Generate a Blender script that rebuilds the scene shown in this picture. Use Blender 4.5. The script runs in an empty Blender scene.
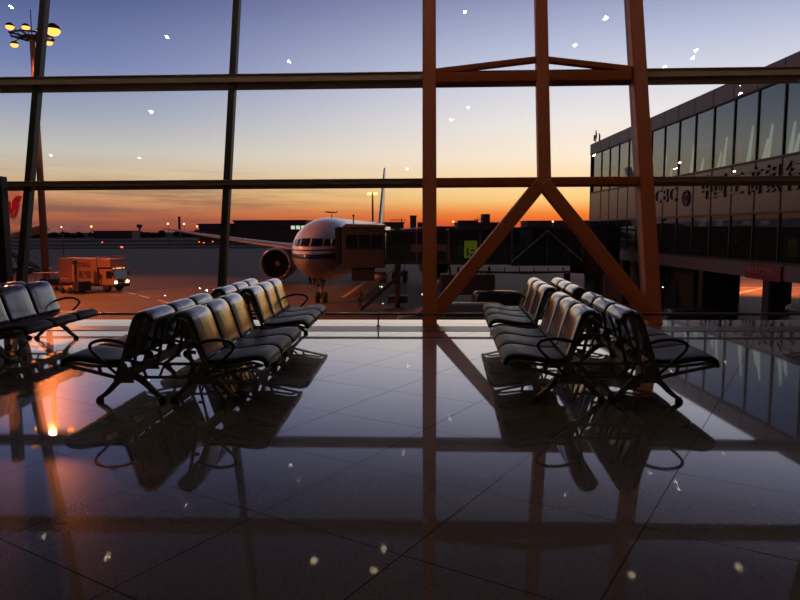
import bpy, bmesh, math, random
from mathutils import Vector, Matrix, Euler
random.seed(7)
D = bpy.data
SC = bpy.context.scene
COL = SC.collection
R = math.radians

# ------------------------------------------------------------------ helpers
def tag(o, label=None, cat=None, group=None, kind=None):
    if label: o['label'] = label
    if cat: o['category'] = cat
    if group: o['group'] = group
    if kind: o['kind'] = kind
    return o

def empty(name, loc=(0, 0, 0), rz=0.0, label=None, cat=None, group=None, kind=None):
    o = D.objects.new(name, None)
    COL.objects.link(o)
    o.location = loc
    o.rotation_euler = (0, 0, rz)
    o.empty_display_size = 0.2
    return tag(o, label, cat, group, kind)

def copy_tree(o, parent=None):
    c = o.copy()
    COL.objects.link(c)
    if parent: c.parent = parent
    for ch in o.children:
        copy_tree(ch, c)
    return c

class MB:
    """collects shapes and links them as one mesh object"""
    def __init__(s):
        s.v = []; s.f = []; s.sm = []
    def add(s, vs, fs, smooth=False):
        b = len(s.v)
        s.v += [tuple(v) for v in vs]
        s.f += [tuple(b + i for i in f) for f in fs]
        s.sm += [smooth] * len(fs)
        return s
    def box(s, c, d, rot=None):
        hx, hy, hz = d[0] / 2, d[1] / 2, d[2] / 2
        vs = [Vector((x, y, z)) for x in (-hx, hx) for y in (-hy, hy) for z in (-hz, hz)]
        if rot is not None: vs = [rot @ v for v in vs]
        c = Vector(c)
        vs = [v + c for v in vs]
        return s.add(vs, [(0, 1, 3, 2), (4, 6, 7, 5), (0, 4, 5, 1), (2, 3, 7, 6), (0, 2, 6, 4), (1, 5, 7, 3)])
    def box2(s, a, b):
        return s.box([(a[i] + b[i]) / 2 for i in range(3)], [abs(b[i] - a[i]) for i in range(3)])
    def bar(s, p, q, w, h, up=(0, 0, 1), w2=None, h2=None):
        p = Vector(p); q = Vector(q); d = (q - p).normalized()
        u = Vector(up)
        x = d.cross(u)
        if x.length < 1e-5: x = d.cross(Vector((1, 0, 0)))
        x.normalize(); y = x.cross(d)
        w2 = w if w2 is None else w2; h2 = h if h2 is None else h2
        vs = []
        for c, ww, hh in ((p, w, h), (q, w2, h2)):
            for a, b in ((-1, -1), (1, -1), (1, 1), (-1, 1)):
                vs.append(c + x * (a * ww / 2) + y * (b * hh / 2))
        return s.add(vs, [(0, 1, 2, 3), (7, 6, 5, 4), (0, 4, 5, 1), (1, 5, 6, 2), (2, 6, 7, 3), (3, 7, 4, 0)])
    def tube(s, pts, r, n=10, closed=False, caps=True):
        pts = [Vector(p) for p in pts]; m = len(pts)
        rs = r if isinstance(r, (list, tuple)) else [r] * m
        vs = []; prev = None
        for i, p in enumerate(pts):
            a = pts[(i - 1) % m] if (i > 0 or closed) else p
            b = pts[(i + 1) % m] if (i < m - 1 or closed) else p
            d = (b - a).normalized()
            if prev is None:
                x = d.orthogonal().normalized()
            else:
                x = prev - d * prev.dot(d); x.normalize()
            prev = x; y = d.cross(x)
            for k in range(n):
                t = 2 * math.pi * k / n
                vs.append(p + (x * math.cos(t) + y * math.sin(t)) * rs[i])
        fs = []
        for i in range(m if closed else m - 1):
            j = (i + 1) % m
            for k in range(n):
                l = (k + 1) % n
                fs.append((i * n + k, i * n + l, j * n + l, j * n + k))
        s.add(vs, fs, True)
        if caps and not closed:
            b = len(s.v) - len(vs)
            s.f.append(tuple(b + k for k in range(n))[::-1]); s.sm.append(False)
            s.f.append(tuple(b + (m - 1) * n + k for k in range(n))); s.sm.append(False)
        return s
    def loft(s, rings, smooth=True, caps=True):
        n = len(rings[0]); vs = [v for r in rings for v in r]; fs = []
        for i in range(len(rings) - 1):
            for k in range(n):
                l = (k + 1) % n
                fs.append((i * n + k, i * n + l, (i + 1) * n + l, (i + 1) * n + k))
        b = len(s.v)
        s.add(vs, fs, smooth)
        if caps:
            s.f.append(tuple(b + k for k in range(n))[::-1]); s.sm.append(False)
            s.f.append(tuple(b + (len(rings) - 1) * n + k for k in range(n))); s.sm.append(False)
        return s
    def lathe(s, prof, n=20, axis='z', c=(0, 0, 0), caps=True):
        rings = []
        for r, h in prof:
            ring = []
            for k in range(n):
                t = 2 * math.pi * k / n
                a, b = r * math.cos(t), r * math.sin(t)
                v = (a, b, h) if axis == 'z' else ((h, a, b) if axis == 'x' else (b, h, a))
                ring.append(Vector(v) + Vector(c))
            rings.append(ring)
        return s.loft(rings, True, caps)
    def prism(s, poly, y0, y1, plane='xz'):
        """polygon in (x,z) extruded along y; or (x,y) along z"""
        n = len(poly)
        def P(a, b, t):
            return (a, t, b) if plane == 'xz' else ((t, a, b) if plane == 'yz' else (a, b, t))
        vs = [P(a, b, y0) for a, b in poly] + [P(a, b, y1) for a, b in poly]
        fs = [tuple(range(n))[::-1], tuple(range(n, 2 * n))]
        fs += [(i, (i + 1) % n, n + (i + 1) % n, n + i) for i in range(n)]
        return s.add(vs, fs)
    def ball(s, c, r, nu=12, nv=8, sq=(1, 1, 1)):
        prof = [(max(1e-4, math.sin(math.pi * i / nv)), -math.cos(math.pi * i / nv)) for i in range(nv + 1)]
        rings = [[Vector((rr * math.cos(2 * math.pi * k / nu) * r * sq[0] + c[0], rr * math.sin(2 * math.pi * k / nu) * r * sq[1] + c[1], h * r * sq[2] + c[2])) for k in range(nu)] for rr, h in prof]
        return s.loft(rings, True, True)
    def build(s, name, m, parent=None, bevel=0.0, seg=2):
        me = D.meshes.new(name)
        me.from_pydata(s.v, [], s.f)
        for p, sm in zip(me.polygons, s.sm): p.use_smooth = sm
        bm = bmesh.new(); bm.from_mesh(me)
        bmesh.ops.recalc_face_normals(bm, faces=bm.faces)
        bm.to_mesh(me); bm.free()
        me.materials.append(m)
        o = D.objects.new(name, me)
        COL.objects.link(o)
        if parent: o.parent = parent
        if bevel:
            b = o.modifiers.new('bevel', 'BEVEL'); b.width = bevel; b.segments = seg; b.limit_method = 'ANGLE'
        return o

def structure(o, label=None):
    o['kind'] = 'structure'
    if label: o['label'] = label
    return o

def catmull(pts, n=4):
    out = []; P = [Vector(p) for p in pts]
    for i in range(len(P) - 1):
        a = P[max(i - 1, 0)]; b = P[i]; c = P[i + 1]; d = P[min(i + 2, len(P) - 1)]
        for k in range(n):
            t = k / n
            out.append(0.5 * ((2 * b) + (c - a) * t + (2 * a - 5 * b + 4 * c - d) * t * t + (3 * b - a - 3 * c + d) * t ** 3))
    out.append(P[-1])
    return out

# ------------------------------------------------------------------ materials
def srgb(r, g, b):
    def c(v):
        v /= 255.0
        return v / 12.92 if v <= 0.04045 else ((v + 0.055) / 1.055) ** 2.4
    return (c(r), c(g), c(b), 1)

class NT:
    def __init__(s, nt): s.nt = nt
    def n(s, t, **kw):
        nd = s.nt.nodes.new(t)
        for k, v in kw.items():
            if k.startswith('i_'):
                key = k[2:]
                nd.inputs[int(key) if key.isdigit() else key.replace('_', ' ')].default_value = v
            else: setattr(nd, k, v)
        return nd
    def l(s, a, b): s.nt.links.new(a, b)
    def math(s, op, a, b=None, clamp=False):
        nd = s.nt.nodes.new('ShaderNodeMath'); nd.operation = op; nd.use_clamp = clamp
        for i, x in enumerate((a, b)):
            if x is None: continue
            if isinstance(x, (int, float)): nd.inputs[i].default_value = x
            else: s.nt.links.new(x, nd.inputs[i])
        return nd.outputs[0]
    def mix(s, f, a, b, blend='MIX'):
        nd = s.nt.nodes.new('ShaderNodeMix'); nd.data_type = 'RGBA'; nd.blend_type = blend
        for i, x in ((0, f), (6, a), (7, b)):
            if isinstance(x, (int, float, tuple)): nd.inputs[i].default_value = x
            else: s.nt.links.new(x, nd.inputs[i])
        return nd.outputs[2]
    def ramp(s, f, stops, interp='LINEAR'):
        nd = s.nt.nodes.new('ShaderNodeValToRGB'); cr = nd.color_ramp; cr.interpolation = interp
        while len(cr.elements) < len(stops): cr.elements.new(0.5)
        for e, (p, c) in zip(cr.elements, stops): e.position = p; e.color = c
        s.nt.links.new(f, nd.inputs[0])
        return nd.outputs[0]

def newmat(name):
    m = D.materials.new(name); m.use_nodes = True
    t = NT(m.node_tree)
    b = m.node_tree.nodes['Principled BSDF']
    return m, t, b

def mat(name, col, rough=0.5, metal=0.0, var=0.0, scale=8.0, bump=0.0, bscale=60.0, spec=0.5, coat=0.0):
    m, t, b = newmat(name)
    b.inputs['Base Color'].default_value = col
    b.inputs['Roughness'].default_value = rough
    b.inputs['Metallic'].default_value = metal
    b.inputs['Specular IOR Level'].default_value = spec
    b.inputs['Coat Weight'].default_value = coat
    tc = t.n('ShaderNodeTexCoord')
    if var:
        nz = t.n('ShaderNodeTexNoise', i_Scale=scale, i_Detail=4.0)
        t.l(tc.outputs['Object'], nz.inputs['Vector'])
        dark = tuple(c * (1 - var) for c in col[:3]) + (1,)
        lite = tuple(min(1, c * (1 + var)) for c in col[:3]) + (1,)
        t.l(t.mix(nz.outputs['Fac'], dark, lite), b.inputs['Base Color'])
    if bump:
        nb = t.n('ShaderNodeTexNoise', i_Scale=bscale, i_Detail=3.0)
        t.l(tc.outputs['Object'], nb.inputs['Vector'])
        bp = t.n('ShaderNodeBump', i_Strength=bump, i_Distance=0.01)
        t.l(nb.outputs['Fac'], bp.inputs['Height']); t.l(bp.outputs[0], b.inputs['Normal'])
    return m

def glow(name, col, strength):
    m, t, b = newmat(name)
    b.inputs['Base Color'].default_value = (0.02, 0.02, 0.02, 1)
    b.inputs['Emission Color'].default_value = col
    b.inputs['Emission Strength'].default_value = strength
    return m

def glass(name, tint, f0, body=None, bodyfac=0.0, rough=0.0):
    """thin pane: Schlick reflection over see-through tint (and a little opaque body)"""
    m = D.materials.new(name); m.use_nodes = True
    t = NT(m.node_tree); m.node_tree.nodes.clear()
    out = t.n('ShaderNodeOutputMaterial')
    lw = t.n('ShaderNodeLayerWeight', i_Blend=0.5)
    p5 = t.math('POWER', lw.outputs['Facing'], 5.0)
    fac = t.math('ADD', t.math('MULTIPLY', p5, 1 - f0), f0, True)
    tr = t.n('ShaderNodeBsdfTransparent'); tr.inputs[0].default_value = tint
    base = tr.outputs[0]
    if body:
        df = t.n('ShaderNodeBsdfDiffuse'); df.inputs[0].default_value = body
        mx = t.n('ShaderNodeMixShader'); mx.inputs[0].default_value = bodyfac
        t.l(tr.outputs[0], mx.inputs[1]); t.l(df.outputs[0], mx.inputs[2]); base = mx.outputs[0]
    gl = t.n('ShaderNodeBsdfGlossy'); gl.inputs['Roughness'].default_value = rough
    ms = t.n('ShaderNodeMixShader')
    t.l(fac, ms.inputs[0]); t.l(base, ms.inputs[1]); t.l(gl.outputs[0], ms.inputs[2])
    t.l(ms.outputs[0], out.inputs[0])
    return m

# ------------------------------------------------------------------ camera frame (used to survey positions)
F = 670.0; PITCH = R(5.96); EYE = Vector((0, 0, 1.5))
def ray(px, py):
    u = (px - 400) / F; v = (300 - py) / F
    return Vector((u, math.cos(PITCH) + math.sin(PITCH) * v, v * math.cos(PITCH) - math.sin(PITCH)))
def atY(px, py, Y):
    d = ray(px, py); return EYE + d * (Y / d.y)
def atZ(px, py, z):
    d = ray(px, py); return EYE + d * ((z - EYE.z) / d.z)

cam = D.cameras.new('camera'); co = D.objects.new('camera', cam); COL.objects.link(co)
co.location = EYE
co.rotation_euler = (Matrix.Rotation(R(90) - PITCH, 3, 'X') @ Matrix.Rotation(R(-.25), 3, 'Z')).to_euler()
cam.sensor_width = 36.0; cam.lens = F / 800 * 36.0; cam.clip_end = 6000
SC.camera = co
SC.view_settings.view_transform = 'Standard'; SC.view_settings.look = 'None'
SC.view_settings.gamma = 1.0; SC.view_settings.exposure = 0.0
SC.view_settings.use_curve_mapping = False

# ------------------------------------------------------------------ world: dusk sky
def make_world():
    w = D.worlds.new('dusk_sky'); SC.world = w; w.use_nodes = True
    nt = w.node_tree; nt.nodes.clear(); t = NT(nt)
    out = t.n('ShaderNodeOutputWorld'); bg = t.n('ShaderNodeBackground')
    tc = t.n('ShaderNodeTexCoord'); sx = t.n('ShaderNodeSeparateXYZ')
    t.l(tc.outputs['Generated'], sx.inputs[0])
    X, Y, Z = sx.outputs
    el = t.math('MULTIPLY', t.math('ARCSINE', Z), 180 / math.pi)
    ef = t.math('DIVIDE', el, 60.0, True)
    az = t.math('ARCTAN2', X, Y)                      # radians, 0 = looking out
    def stops(l): return [(e / 60.0, srgb(*c)) for e, c in l]
    left = t.ramp(ef, stops([(0, (122, 66, 58)), (0.8, (168, 92, 66)), (1.6, (172, 106, 80)), (2.4, (196, 138, 98)), (3.3, (208, 164, 122)),
                             (4.5, (206, 184, 156)), (6.2, (194, 190, 182)), (9, (156, 163, 183)), (12.5, (116, 128, 174)), (17, (83, 94, 143)),
                             (25, (50, 54, 84)), (40, (26, 28, 46)), (60, (16, 17, 30))]))
    right = t.ramp(ef, stops([(0, (216, 74, 34)), (0.7, (236, 100, 44)), (1.4, (250, 138, 58)), (2.5, (255, 207, 128)), (4, (255, 220, 168)),
                              (5.9, (255, 234, 210)), (8.8, (240, 231, 228)), (11.5, (216, 216, 228)), (14.5, (186, 192, 218)), (18, (147, 153, 190)),
                              (25, (78, 78, 104)), (40, (36, 36, 52)), (60, (20, 20, 34))]))
    mr = t.n('ShaderNodeMapRange', interpolation_type='SMOOTHSTEP')
    mr.inputs[1].default_value = -0.52; mr.inputs[2].default_value = 0.32
    t.l(az, mr.inputs[0])
    sky = t.mix(mr.outputs[0], left, right)
    # streaks of low cloud on the left
    cx = t.n('ShaderNodeCombineXYZ')
    t.l(t.math('MULTIPLY', az, 5.0), cx.inputs[0]); t.l(t.math('ADD', t.math('MULTIPLY', el, 1.25), t.math('MULTIPLY', az, 1.0)), cx.inputs[1])
    nz = t.n('ShaderNodeTexNoise', i_Scale=1.0, i_Detail=6.0, i_Roughness=0.6); t.l(cx.outputs[0], nz.inputs['Vector'])
    band = t.ramp(t.math('DIVIDE', el, 8.0, True), [(0, (0.75, 0.75, 0.75, 1)), (0.12, (1, 1, 1, 1)), (0.36, (1, 1, 1, 1)), (0.5, (0.35, 0.35, 0.35, 1)), (0.75, (0, 0, 0, 1))])
    cf = t.ramp(nz.outputs['Fac'], [(0.44, (0, 0, 0, 1)), (0.62, (1, 1, 1, 1))])
    lf = t.n('ShaderNodeMapRange'); lf.inputs[1].default_value = 0.02; lf.inputs[2].default_value = -0.28; t.l(az, lf.inputs[0])
    cf2 = t.math('MULTIPLY', t.math('MULTIPLY', cf, band), t.math('MULTIPLY', lf.outputs[0], 0.6), True)
    sky = t.mix(cf2, sky, srgb(108, 78, 78))
    # the eastern sky behind is darker
    bk = t.n('ShaderNodeMapRange', interpolation_type='SMOOTHSTEP'); bk.inputs[1].default_value = 0.2; bk.inputs[2].default_value = -0.5; t.l(Y, bk.inputs[0])
    east = t.ramp(ef, stops([(0, (64, 56, 64)), (8, (88, 78, 90)), (20, (64, 64, 88)), (60, (24, 27, 50))]))
    sky = t.mix(bk.outputs[0], sky, east)
    gr = t.n('ShaderNodeMapRange'); gr.inputs[1].default_value = 0.0; gr.inputs[2].default_value = -0.05; t.l(Z, gr.inputs[0])
    sky = t.mix(gr.outputs[0], sky, (0.008, 0.007, 0.007, 1))
    t.l(sky, bg.inputs[0]); bg.inputs[1].default_value = 1.13
    t.l(bg.outputs[0], out.inputs[0])
make_world()

# ------------------------------------------------------------------ palette
M = {}
M['leather'] = None
def leather(name, r0, r1, coat, spec):
    m, t, b = newmat(name)
    b.inputs['Coat Weight'].default_value = coat; b.inputs['Coat Roughness'].default_value = 0.14
    tc = t.n('ShaderNodeTexCoord')
    b.inputs['Base Color'].default_value = (0.018, 0.012, 0.010, 1)
    b.inputs['Specular IOR Level'].default_value = spec
    n1 = t.n('ShaderNodeTexNoise', i_Scale=5.0, i_Detail=3.0); t.l(tc.outputs['Object'], n1.inputs['Vector'])
    t.l(t.ramp(n1.outputs['Fac'], [(0.3, (r0,) * 3 + (1,)), (0.75, (r1,) * 3 + (1,))]), b.inputs['Roughness'])
    mp = t.n('ShaderNodeMapping'); mp.inputs['Scale'].default_value = (3, 14, 6); t.l(tc.outputs['Object'], mp.inputs[0])
    n2 = t.n('ShaderNodeTexNoise', i_Scale=1.2, i_Detail=2.0); t.l(mp.outputs[0], n2.inputs['Vector'])
    n3 = t.n('ShaderNodeTexVoronoi', i_Scale=260.0); t.l(tc.outputs['Object'], n3.inputs['Vector'])
    h = t.math('ADD', n2.outputs['Fac'], t.math('MULTIPLY', n3.outputs['Distance'], 0.02))
    bp = t.n('ShaderNodeBump', i_Strength=0.35, i_Distance=0.012); t.l(h, bp.inputs['Height']); t.l(bp.outputs[0], b.inputs['Normal'])
    return m
M['leather'] = leather('black_leather', .34, .46, 0.0, .20)
M['leather_back'] = leather('polished_black_leather', .16, .24, 1.0, 1.0)
M['seat_metal'] = mat('cast_aluminium', srgb(120, 116, 96), 0.42, 0.6, 0.1, 12)
M['arm'] = mat('black_armrest', (0.012, 0.012, 0.012, 1), 0.28)
M['rubber'] = mat('rubber', (0.015, 0.015, 0.015, 1), 0.8)
M['orange_steel'] = mat('orange_painted_steel', srgb(176, 82, 36), 0.55, 0.0, 0.06, 3)
M['alu'] = mat('bronze_aluminium', srgb(196, 168, 146), 0.5, 0.0, 0.06, 4)
M['alu_dark'] = mat('dark_aluminium', srgb(46, 38, 34), 0.5, 0.2)
M['wall'] = mat('room_wall', srgb(110, 104, 98), 0.7, 0, 0.08, 2)
M['ceiling'] = mat('ceiling_panel', srgb(120, 116, 110), 0.8, 0, 0.05, 2)
M['grille'] = mat('trench_grille', srgb(92, 66, 50), 0.3, 0.5, 0.1, 10)
M['steel'] = mat('brushed_steel', srgb(150, 140, 130), 0.3, 0.9)
M['downlight'] = glow('downlight_lens', (1, 0.86, 0.68, 1), 95.0)
M['downlight_big'] = glow('large_downlight_lens', (1, 0.80, 0.58, 1), 300.0)
M['glass'] = glass('curtain_wall_glass', (0.975, 0.98, 0.975, 1), 0.035)

def floor_mat():
    m, t, b = newmat('polished_granite')
    tc = t.n('ShaderNodeTexCoord')
    ge = t.n('ShaderNodeNewGeometry')
    def dot(v):
        nd = t.n('ShaderNodeVectorMath', operation='DOT_PRODUCT'); t.l(ge.outputs['Position'], nd.inputs[0]); nd.inputs[1].default_value = v
        return nd.outputs['Value']
    JA_, JB_ = dot((0.848, -0.53, 0)), dot((0.53, 0.848, 0))
    # speckle
    vo = t.n('ShaderNodeTexVoronoi', i_Scale=170.0); t.l(tc.outputs['Object'], vo.inputs['Vector'])
    nz = t.n('ShaderNodeTexNoise', i_Scale=55.0, i_Detail=5.0); t.l(tc.outputs['Object'], nz.inputs['Vector'])
    big = t.n('ShaderNodeTexNoise', i_Scale=0.8, i_Detail=2.0); t.l(tc.outputs['Object'], big.inputs['Vector'])
    c1 = t.mix(vo.outputs['Color'], (0.040, 0.032, 0.028, 1), (0.16, 0.13, 0.115, 1))
    c2 = t.mix(nz.outputs['Fac'], (0.05, 0.04, 0.036, 1), (0.12, 0.098, 0.088, 1))
    col = t.mix(0.5, c1, c2)
    # joints of the 0.88 m slabs, laid askew to the facade
    def joint(v, off):
        fr = t.math('FRACT', t.math('DIVIDE', t.math('ADD', v, off), 0.89))
        a = t.math('ABSOLUTE', t.math('SUBTRACT', fr, 0.5))
        return t.math('GREATER_THAN', a, 0.5 - 0.0042)
    j = t.math('MAXIMUM', joint(JA_, 0.68 + 17.8), joint(JB_, -4.3 + 17.8))
    # each slab reflects a touch differently
    col = t.mix(j, col, (0.016, 0.013, 0.012, 1))
    t.l(col, b.inputs['Base Color'])
    b.inputs['Specular IOR Level'].default_value = 0.0
    b.inputs['Roughness'].default_value = 0.8
    # waxed stone: reflection rises steeply towards grazing view, nearly black joints stay matt
    lw = t.n('ShaderNodeLayerWeight', i_Blend=0.5)
    g = lambda v: (v, v, v, 1)
    fr = t.ramp(lw.outputs['Facing'], [(0, g(.03)), (.40, g(.045)), (.52, g(.075)), (.643, g(.20)), (.751, g(.52)), (.823, g(.76)), (1, g(.97))])
    fac = t.math('MULTIPLY', fr, t.math('SUBTRACT', 1.0, t.math('MULTIPLY', j, 0.65)))
    bp = t.n('ShaderNodeBump', i_Strength=0.006, i_Distance=0.01); t.l(big.outputs['Fac'], bp.inputs['Height'])
    g1 = t.n('ShaderNodeBsdfGlossy'); g1.inputs['Color'].default_value = (1.0, .93, .86, 1)
    t.l(t.math('ADD', t.math('MULTIPLY', nz.outputs['Fac'], 0.02), 0.02), g1.inputs['Roughness']); t.l(bp.outputs[0], g1.inputs['Normal'])
    g2 = t.n('ShaderNodeBsdfGlossy'); g2.inputs['Color'].default_value = (1.0, .93, .86, 1); g2.inputs['Roughness'].default_value = 0.27
    gm = t.n('ShaderNodeMixShader'); gm.inputs[0].default_value = 0.16
    t.l(g1.outputs[0], gm.inputs[1]); t.l(g2.outputs[0], gm.inputs[2])
    ms = t.n('ShaderNodeMixShader'); t.l(fac, ms.inputs[0]); t.l(b.outputs[0], ms.inputs[1]); t.l(gm.outputs[0], ms.inputs[2])
    t.l(ms.outputs[0], m.node_tree.nodes['Material Output'].inputs[0])
    return m
M['floor'] = floor_mat()

# ------------------------------------------------------------------ terminal hall
YAW = R(2.2)
RM = Matrix.Rotation(-YAW, 4, 'Z')           # room axes: a along facade, d away from viewer
D0 = 11.14; LEAN = 0.285
def hall(a, d, z): return RM @ Vector((a, d, z))
def in_hall(o): o.rotation_euler = (0, 0, -YAW); return o
def gd(z): return D0 + LEAN * z
A0, A1 = -24.9, 18.0
ZT = 11.0                                     # ceiling height
o = in_hall(MB().box2((A0, -22, -0.3), (A1, D0 + 0.02, 0)).build('floor', M['floor'])); structure(o, 'polished dark granite floor mirroring the sunset windows')
o = in_hall(MB().box2((A0, -22, ZT), (A1, gd(ZT), ZT + 0.3)).build('ceiling', M['ceiling'])); structure(o)
o = in_hall(MB().box2((A0, -22.3, 0), (A1, -22, ZT)).build('wall_back', M['wall'])); structure(o)
o = in_hall(MB().box2((A0 - 0.3, -22.3, -0.3), (A0, D0, ZT)).build('wall_left', M['wall'])); structure(o)
o = in_hall(MB().box2((A1, -22.3, -0.3), (A1 + 0.3, D0, ZT)).build('wall_right', M['wall'])); structure(o)
# floor edge: convector trench and slab edge ledge outside
o = in_hall(MB().box2((A0, 9.86, 0.0), (A1, 10.38, 0.004)).build('trim_1', M['grille'])); structure(o, 'brown metal trench grille strip along the window')
o = in_hall(MB().box2((A0, D0 + 0.06, -0.9), (A1, D0 + 0.45, -0.1)).build('trim_2', M['alu_dark'])); structure(o)

MUL = [-24.9, -21.35, -17.78, -14.2, -10.62, -7.06, -3.47, 0.065, 3.65, 7.22, 10.8, 14.4, 18.0]
ZS = [0.02, 2.30, 4.15, 6.9, ZT]
slope = math.atan(LEAN)
MR = Matrix.Rotation(-slope, 3, 'X')
# glass, one window per bay
for i in range(len(MUL) - 1):
    mb = MB()
    for z0, z1 in zip(ZS[:-1], ZS[1:]):
        a0, a1 = MUL[i] + 0.035, MUL[i + 1] - 0.035
        for q in (0.0, 0.03):
            mb.add([(a0, gd(z0 + .03) + q, z0 + .03), (a1, gd(z0 + .03) + q, z0 + .03), (a1, gd(z1 - .03) + q, z1 - .03), (a0, gd(z1 - .03) + q, z1 - .03)], [(0, 1, 2, 3)])
    o = in_hall(mb.build('window_%d' % (i + 1), M['glass'])); structure(o)
k = 3
for i, a in enumerate(MUL):
    lo_, hi_ = (a + .10, a - .16) if i == 5 else (a, a)
    mb = MB().bar((lo_, gd(-.1) - 0.03, -.1), (hi_, gd(ZT) - 0.03, ZT), 0.115, 0.16, up=(0, 1, 0))
    o = in_hall(mb.build('trim_%d' % k, M['alu_dark'], bevel=.01)); structure(o); k += 1
for zc, h in ((2.30, 0.15), (4.15, 0.25), (6.9, 0.2)):
    mb = MB()
    mb.box((0.5 * (A0 + A1), gd(zc) - 0.10, zc + h * .22), (A1 - A0, 0.12, h * .56))
    mb.box((0.5 * (A0 + A1), gd(zc) - 0.045, zc - h * .28), (A1 - A0, 0.10, h * .44))
    mb.box((0.5 * (A0 + A1), gd(zc) - 0.155, zc + h * .47), (A1 - A0, 0.05, 0.018))
    o = in_hall(mb.build('trim_%d' % k, M['alu'], bevel=.006)); structure(o, ('lower', 'upper', 'topmost')[[2.30, 4.15, 6.9].index(zc)] + ' bronze transom across the window wall'); k += 1
# frame post of the lobby at far left
pl = Vector(((-7.45), gd(0) - 0.25, 0))
o = in_hall(MB().box2((-7.02, 10.76, 0), (-6.89, 10.94, 2.40)).build('trim_%d' % k, M['alu_dark'], bevel=.01)); structure(o, 'short dark post standing at the left edge below the lower transom'); k += 1

# orange steel frame standing just inside the glass
OFF = -0.30
def sd(z): return gd(z) + OFF
def steel_bar(name, p, q, w, h, label):
    o = in_hall(MB().bar(p, q, w, h, up=(0, 1, 0)).build(name, M['orange_steel'], bevel=.015)); structure(o, label); return o
steel_bar('steel_column', (0.065, sd(-.06), -.06), (0.065, sd(ZT), ZT), .235, .26, 'upright orange steel column left of the seats on the right')
steel_bar('steel_column', (3.665, sd(-.06), -.06), (3.68, sd(ZT), ZT), .235, .19, 'upright orange steel column at the right end of the brace')
steel_bar('steel_column', (1.99, sd(2.2), 2.2), (2.11, sd(ZT), ZT), .21, .19, 'orange steel post rising from the point of the brace')
steel_bar('steel_brace', (0.12, sd(0.12), 0.12), (1.925, sd(2.26), 2.26), .22, .22, 'orange diagonal steel brace leaning right from the left column')
steel_bar('steel_brace', (3.62, sd(0.10), 0.10), (1.985, sd(2.26), 2.26), .22, .22, 'orange diagonal steel brace leaning left from the right column')
steel_bar('steel_rail', (0.18, sd(2.3), 2.3), (3.53, sd(2.3), 2.3), .14, .16, 'lower orange steel tie between the two columns')
steel_bar('steel_rail', (0.18, sd(4.12), 4.12), (3.53, sd(4.12), 4.12), .17, .16, 'upper orange steel tie between the two columns')
steel_bar('steel_brace', (0.18, sd(4.26), 4.24), (1.99, sd(4.42), 4.44), .10, .14, 'shallow orange strut rising right above the upper tie')
steel_bar('steel_brace', (3.53, sd(4.26), 4.24), (2.09, sd(4.42), 4.43), .10, .14, 'shallow orange strut rising left above the upper tie')

# low heel rail in front of the glass
rail = empty('heel_rail', hall(0, 10.43, 0), -YAW, 'low thin steel rail on short posts along the window foot', 'rail')
MB().tube([(-24.5, 0, .19), (17.5, 0, .19)], .021, 10).build('top_tube', M['steel'], rail)
for i in range(-13, 10):
    a = -0.745 + 1.765 * i
    MB().tube([(a, 0, 0), (a, 0, .19)], .012, 8).lathe([(.035, 0.001), (.035, .008)], 10, c=(a, 0, 0)).build('post', M['alu_dark'], rail)

# ceiling downlights, surveyed from their glints in the glass
def survey_light(px, py):
    d = RM.inverted().to_3x3() @ ray(px, py); e = EYE.copy()
    n = Vector((0, -1, LEAN)).normalized()
    p0 = Vector((0, D0, 0))
    s = (p0 - e).dot(n) / d.dot(n); P = e + d * s
    r = d - 2 * d.dot(n) * n
    if r.z <= 0: return None
    Q = P + r * ((ZT - P.z) / r.z)
    return Q
spots = [(12, 4), (168, 35), (152, 110), (290, 60), (283, 75), (466, 11), (576, 45), (607, 18), (697, 51), (694, 58), (666, 67), (452, 119),
         (469, 107), (403, 87), (408, 168), (742, 86), (741, 94), (140, 156), (51, 153), (200, 287), (207, 289), (165, 294), (381, 286), (383, 303),
         (663, 288), (595, 155), (680, 163), (676, 169), (735, 172), (33, 105)]
proto = None
for sp in spots:
    Q = survey_light(*sp)
    if Q is None or not (A0 + .5 < Q.x < A1 - .5 and -21 < Q.y < 13): continue
    w = hall(Q.x, Q.y, ZT)
    if proto is None:
        proto = empty('downlight', w, -YAW, 'small round ceiling downlight seen only as a glint in the glass', 'ceiling light', 'ceiling downlights')
        MB().lathe([(.085, -.001), (.085, -.03), (.062, -.035), (.062, -.02)], 20, caps=False).build('trim_ring', M['steel'], proto)
        MB().lathe([(.062, -.012), (.062, -.022)], 20).build('lens', M['downlight'], proto)
    else:
        c = copy_tree(proto); c.location = w
# larger fittings added as warm fill on the steel; some match floor glints
big = None
for a, dd in ((-9.5, 9.0), (-3.3, 9.0), (-1.5, 9.3), (-1.25, 8.6), (5.9, 9.3), (9.0, 9.0)):
    w = hall(a, dd, ZT)
    if big is None:
        big = empty('downlight', w, -YAW, 'larger ceiling downlight added near the window as warm fill, some seen as glints in the floor', 'ceiling light', 'larger ceiling downlights')
        MB().lathe([(.13, -.001), (.13, -.03), (.10, -.035), (.10, -.02)], 20, caps=False).build('trim_ring', M['steel'], big)
        MB().lathe([(.10, -.012), (.10, -.022)], 20).build('lens', M['downlight_big'], big)
    else:
        c = copy_tree(big); c.location = w

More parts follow.
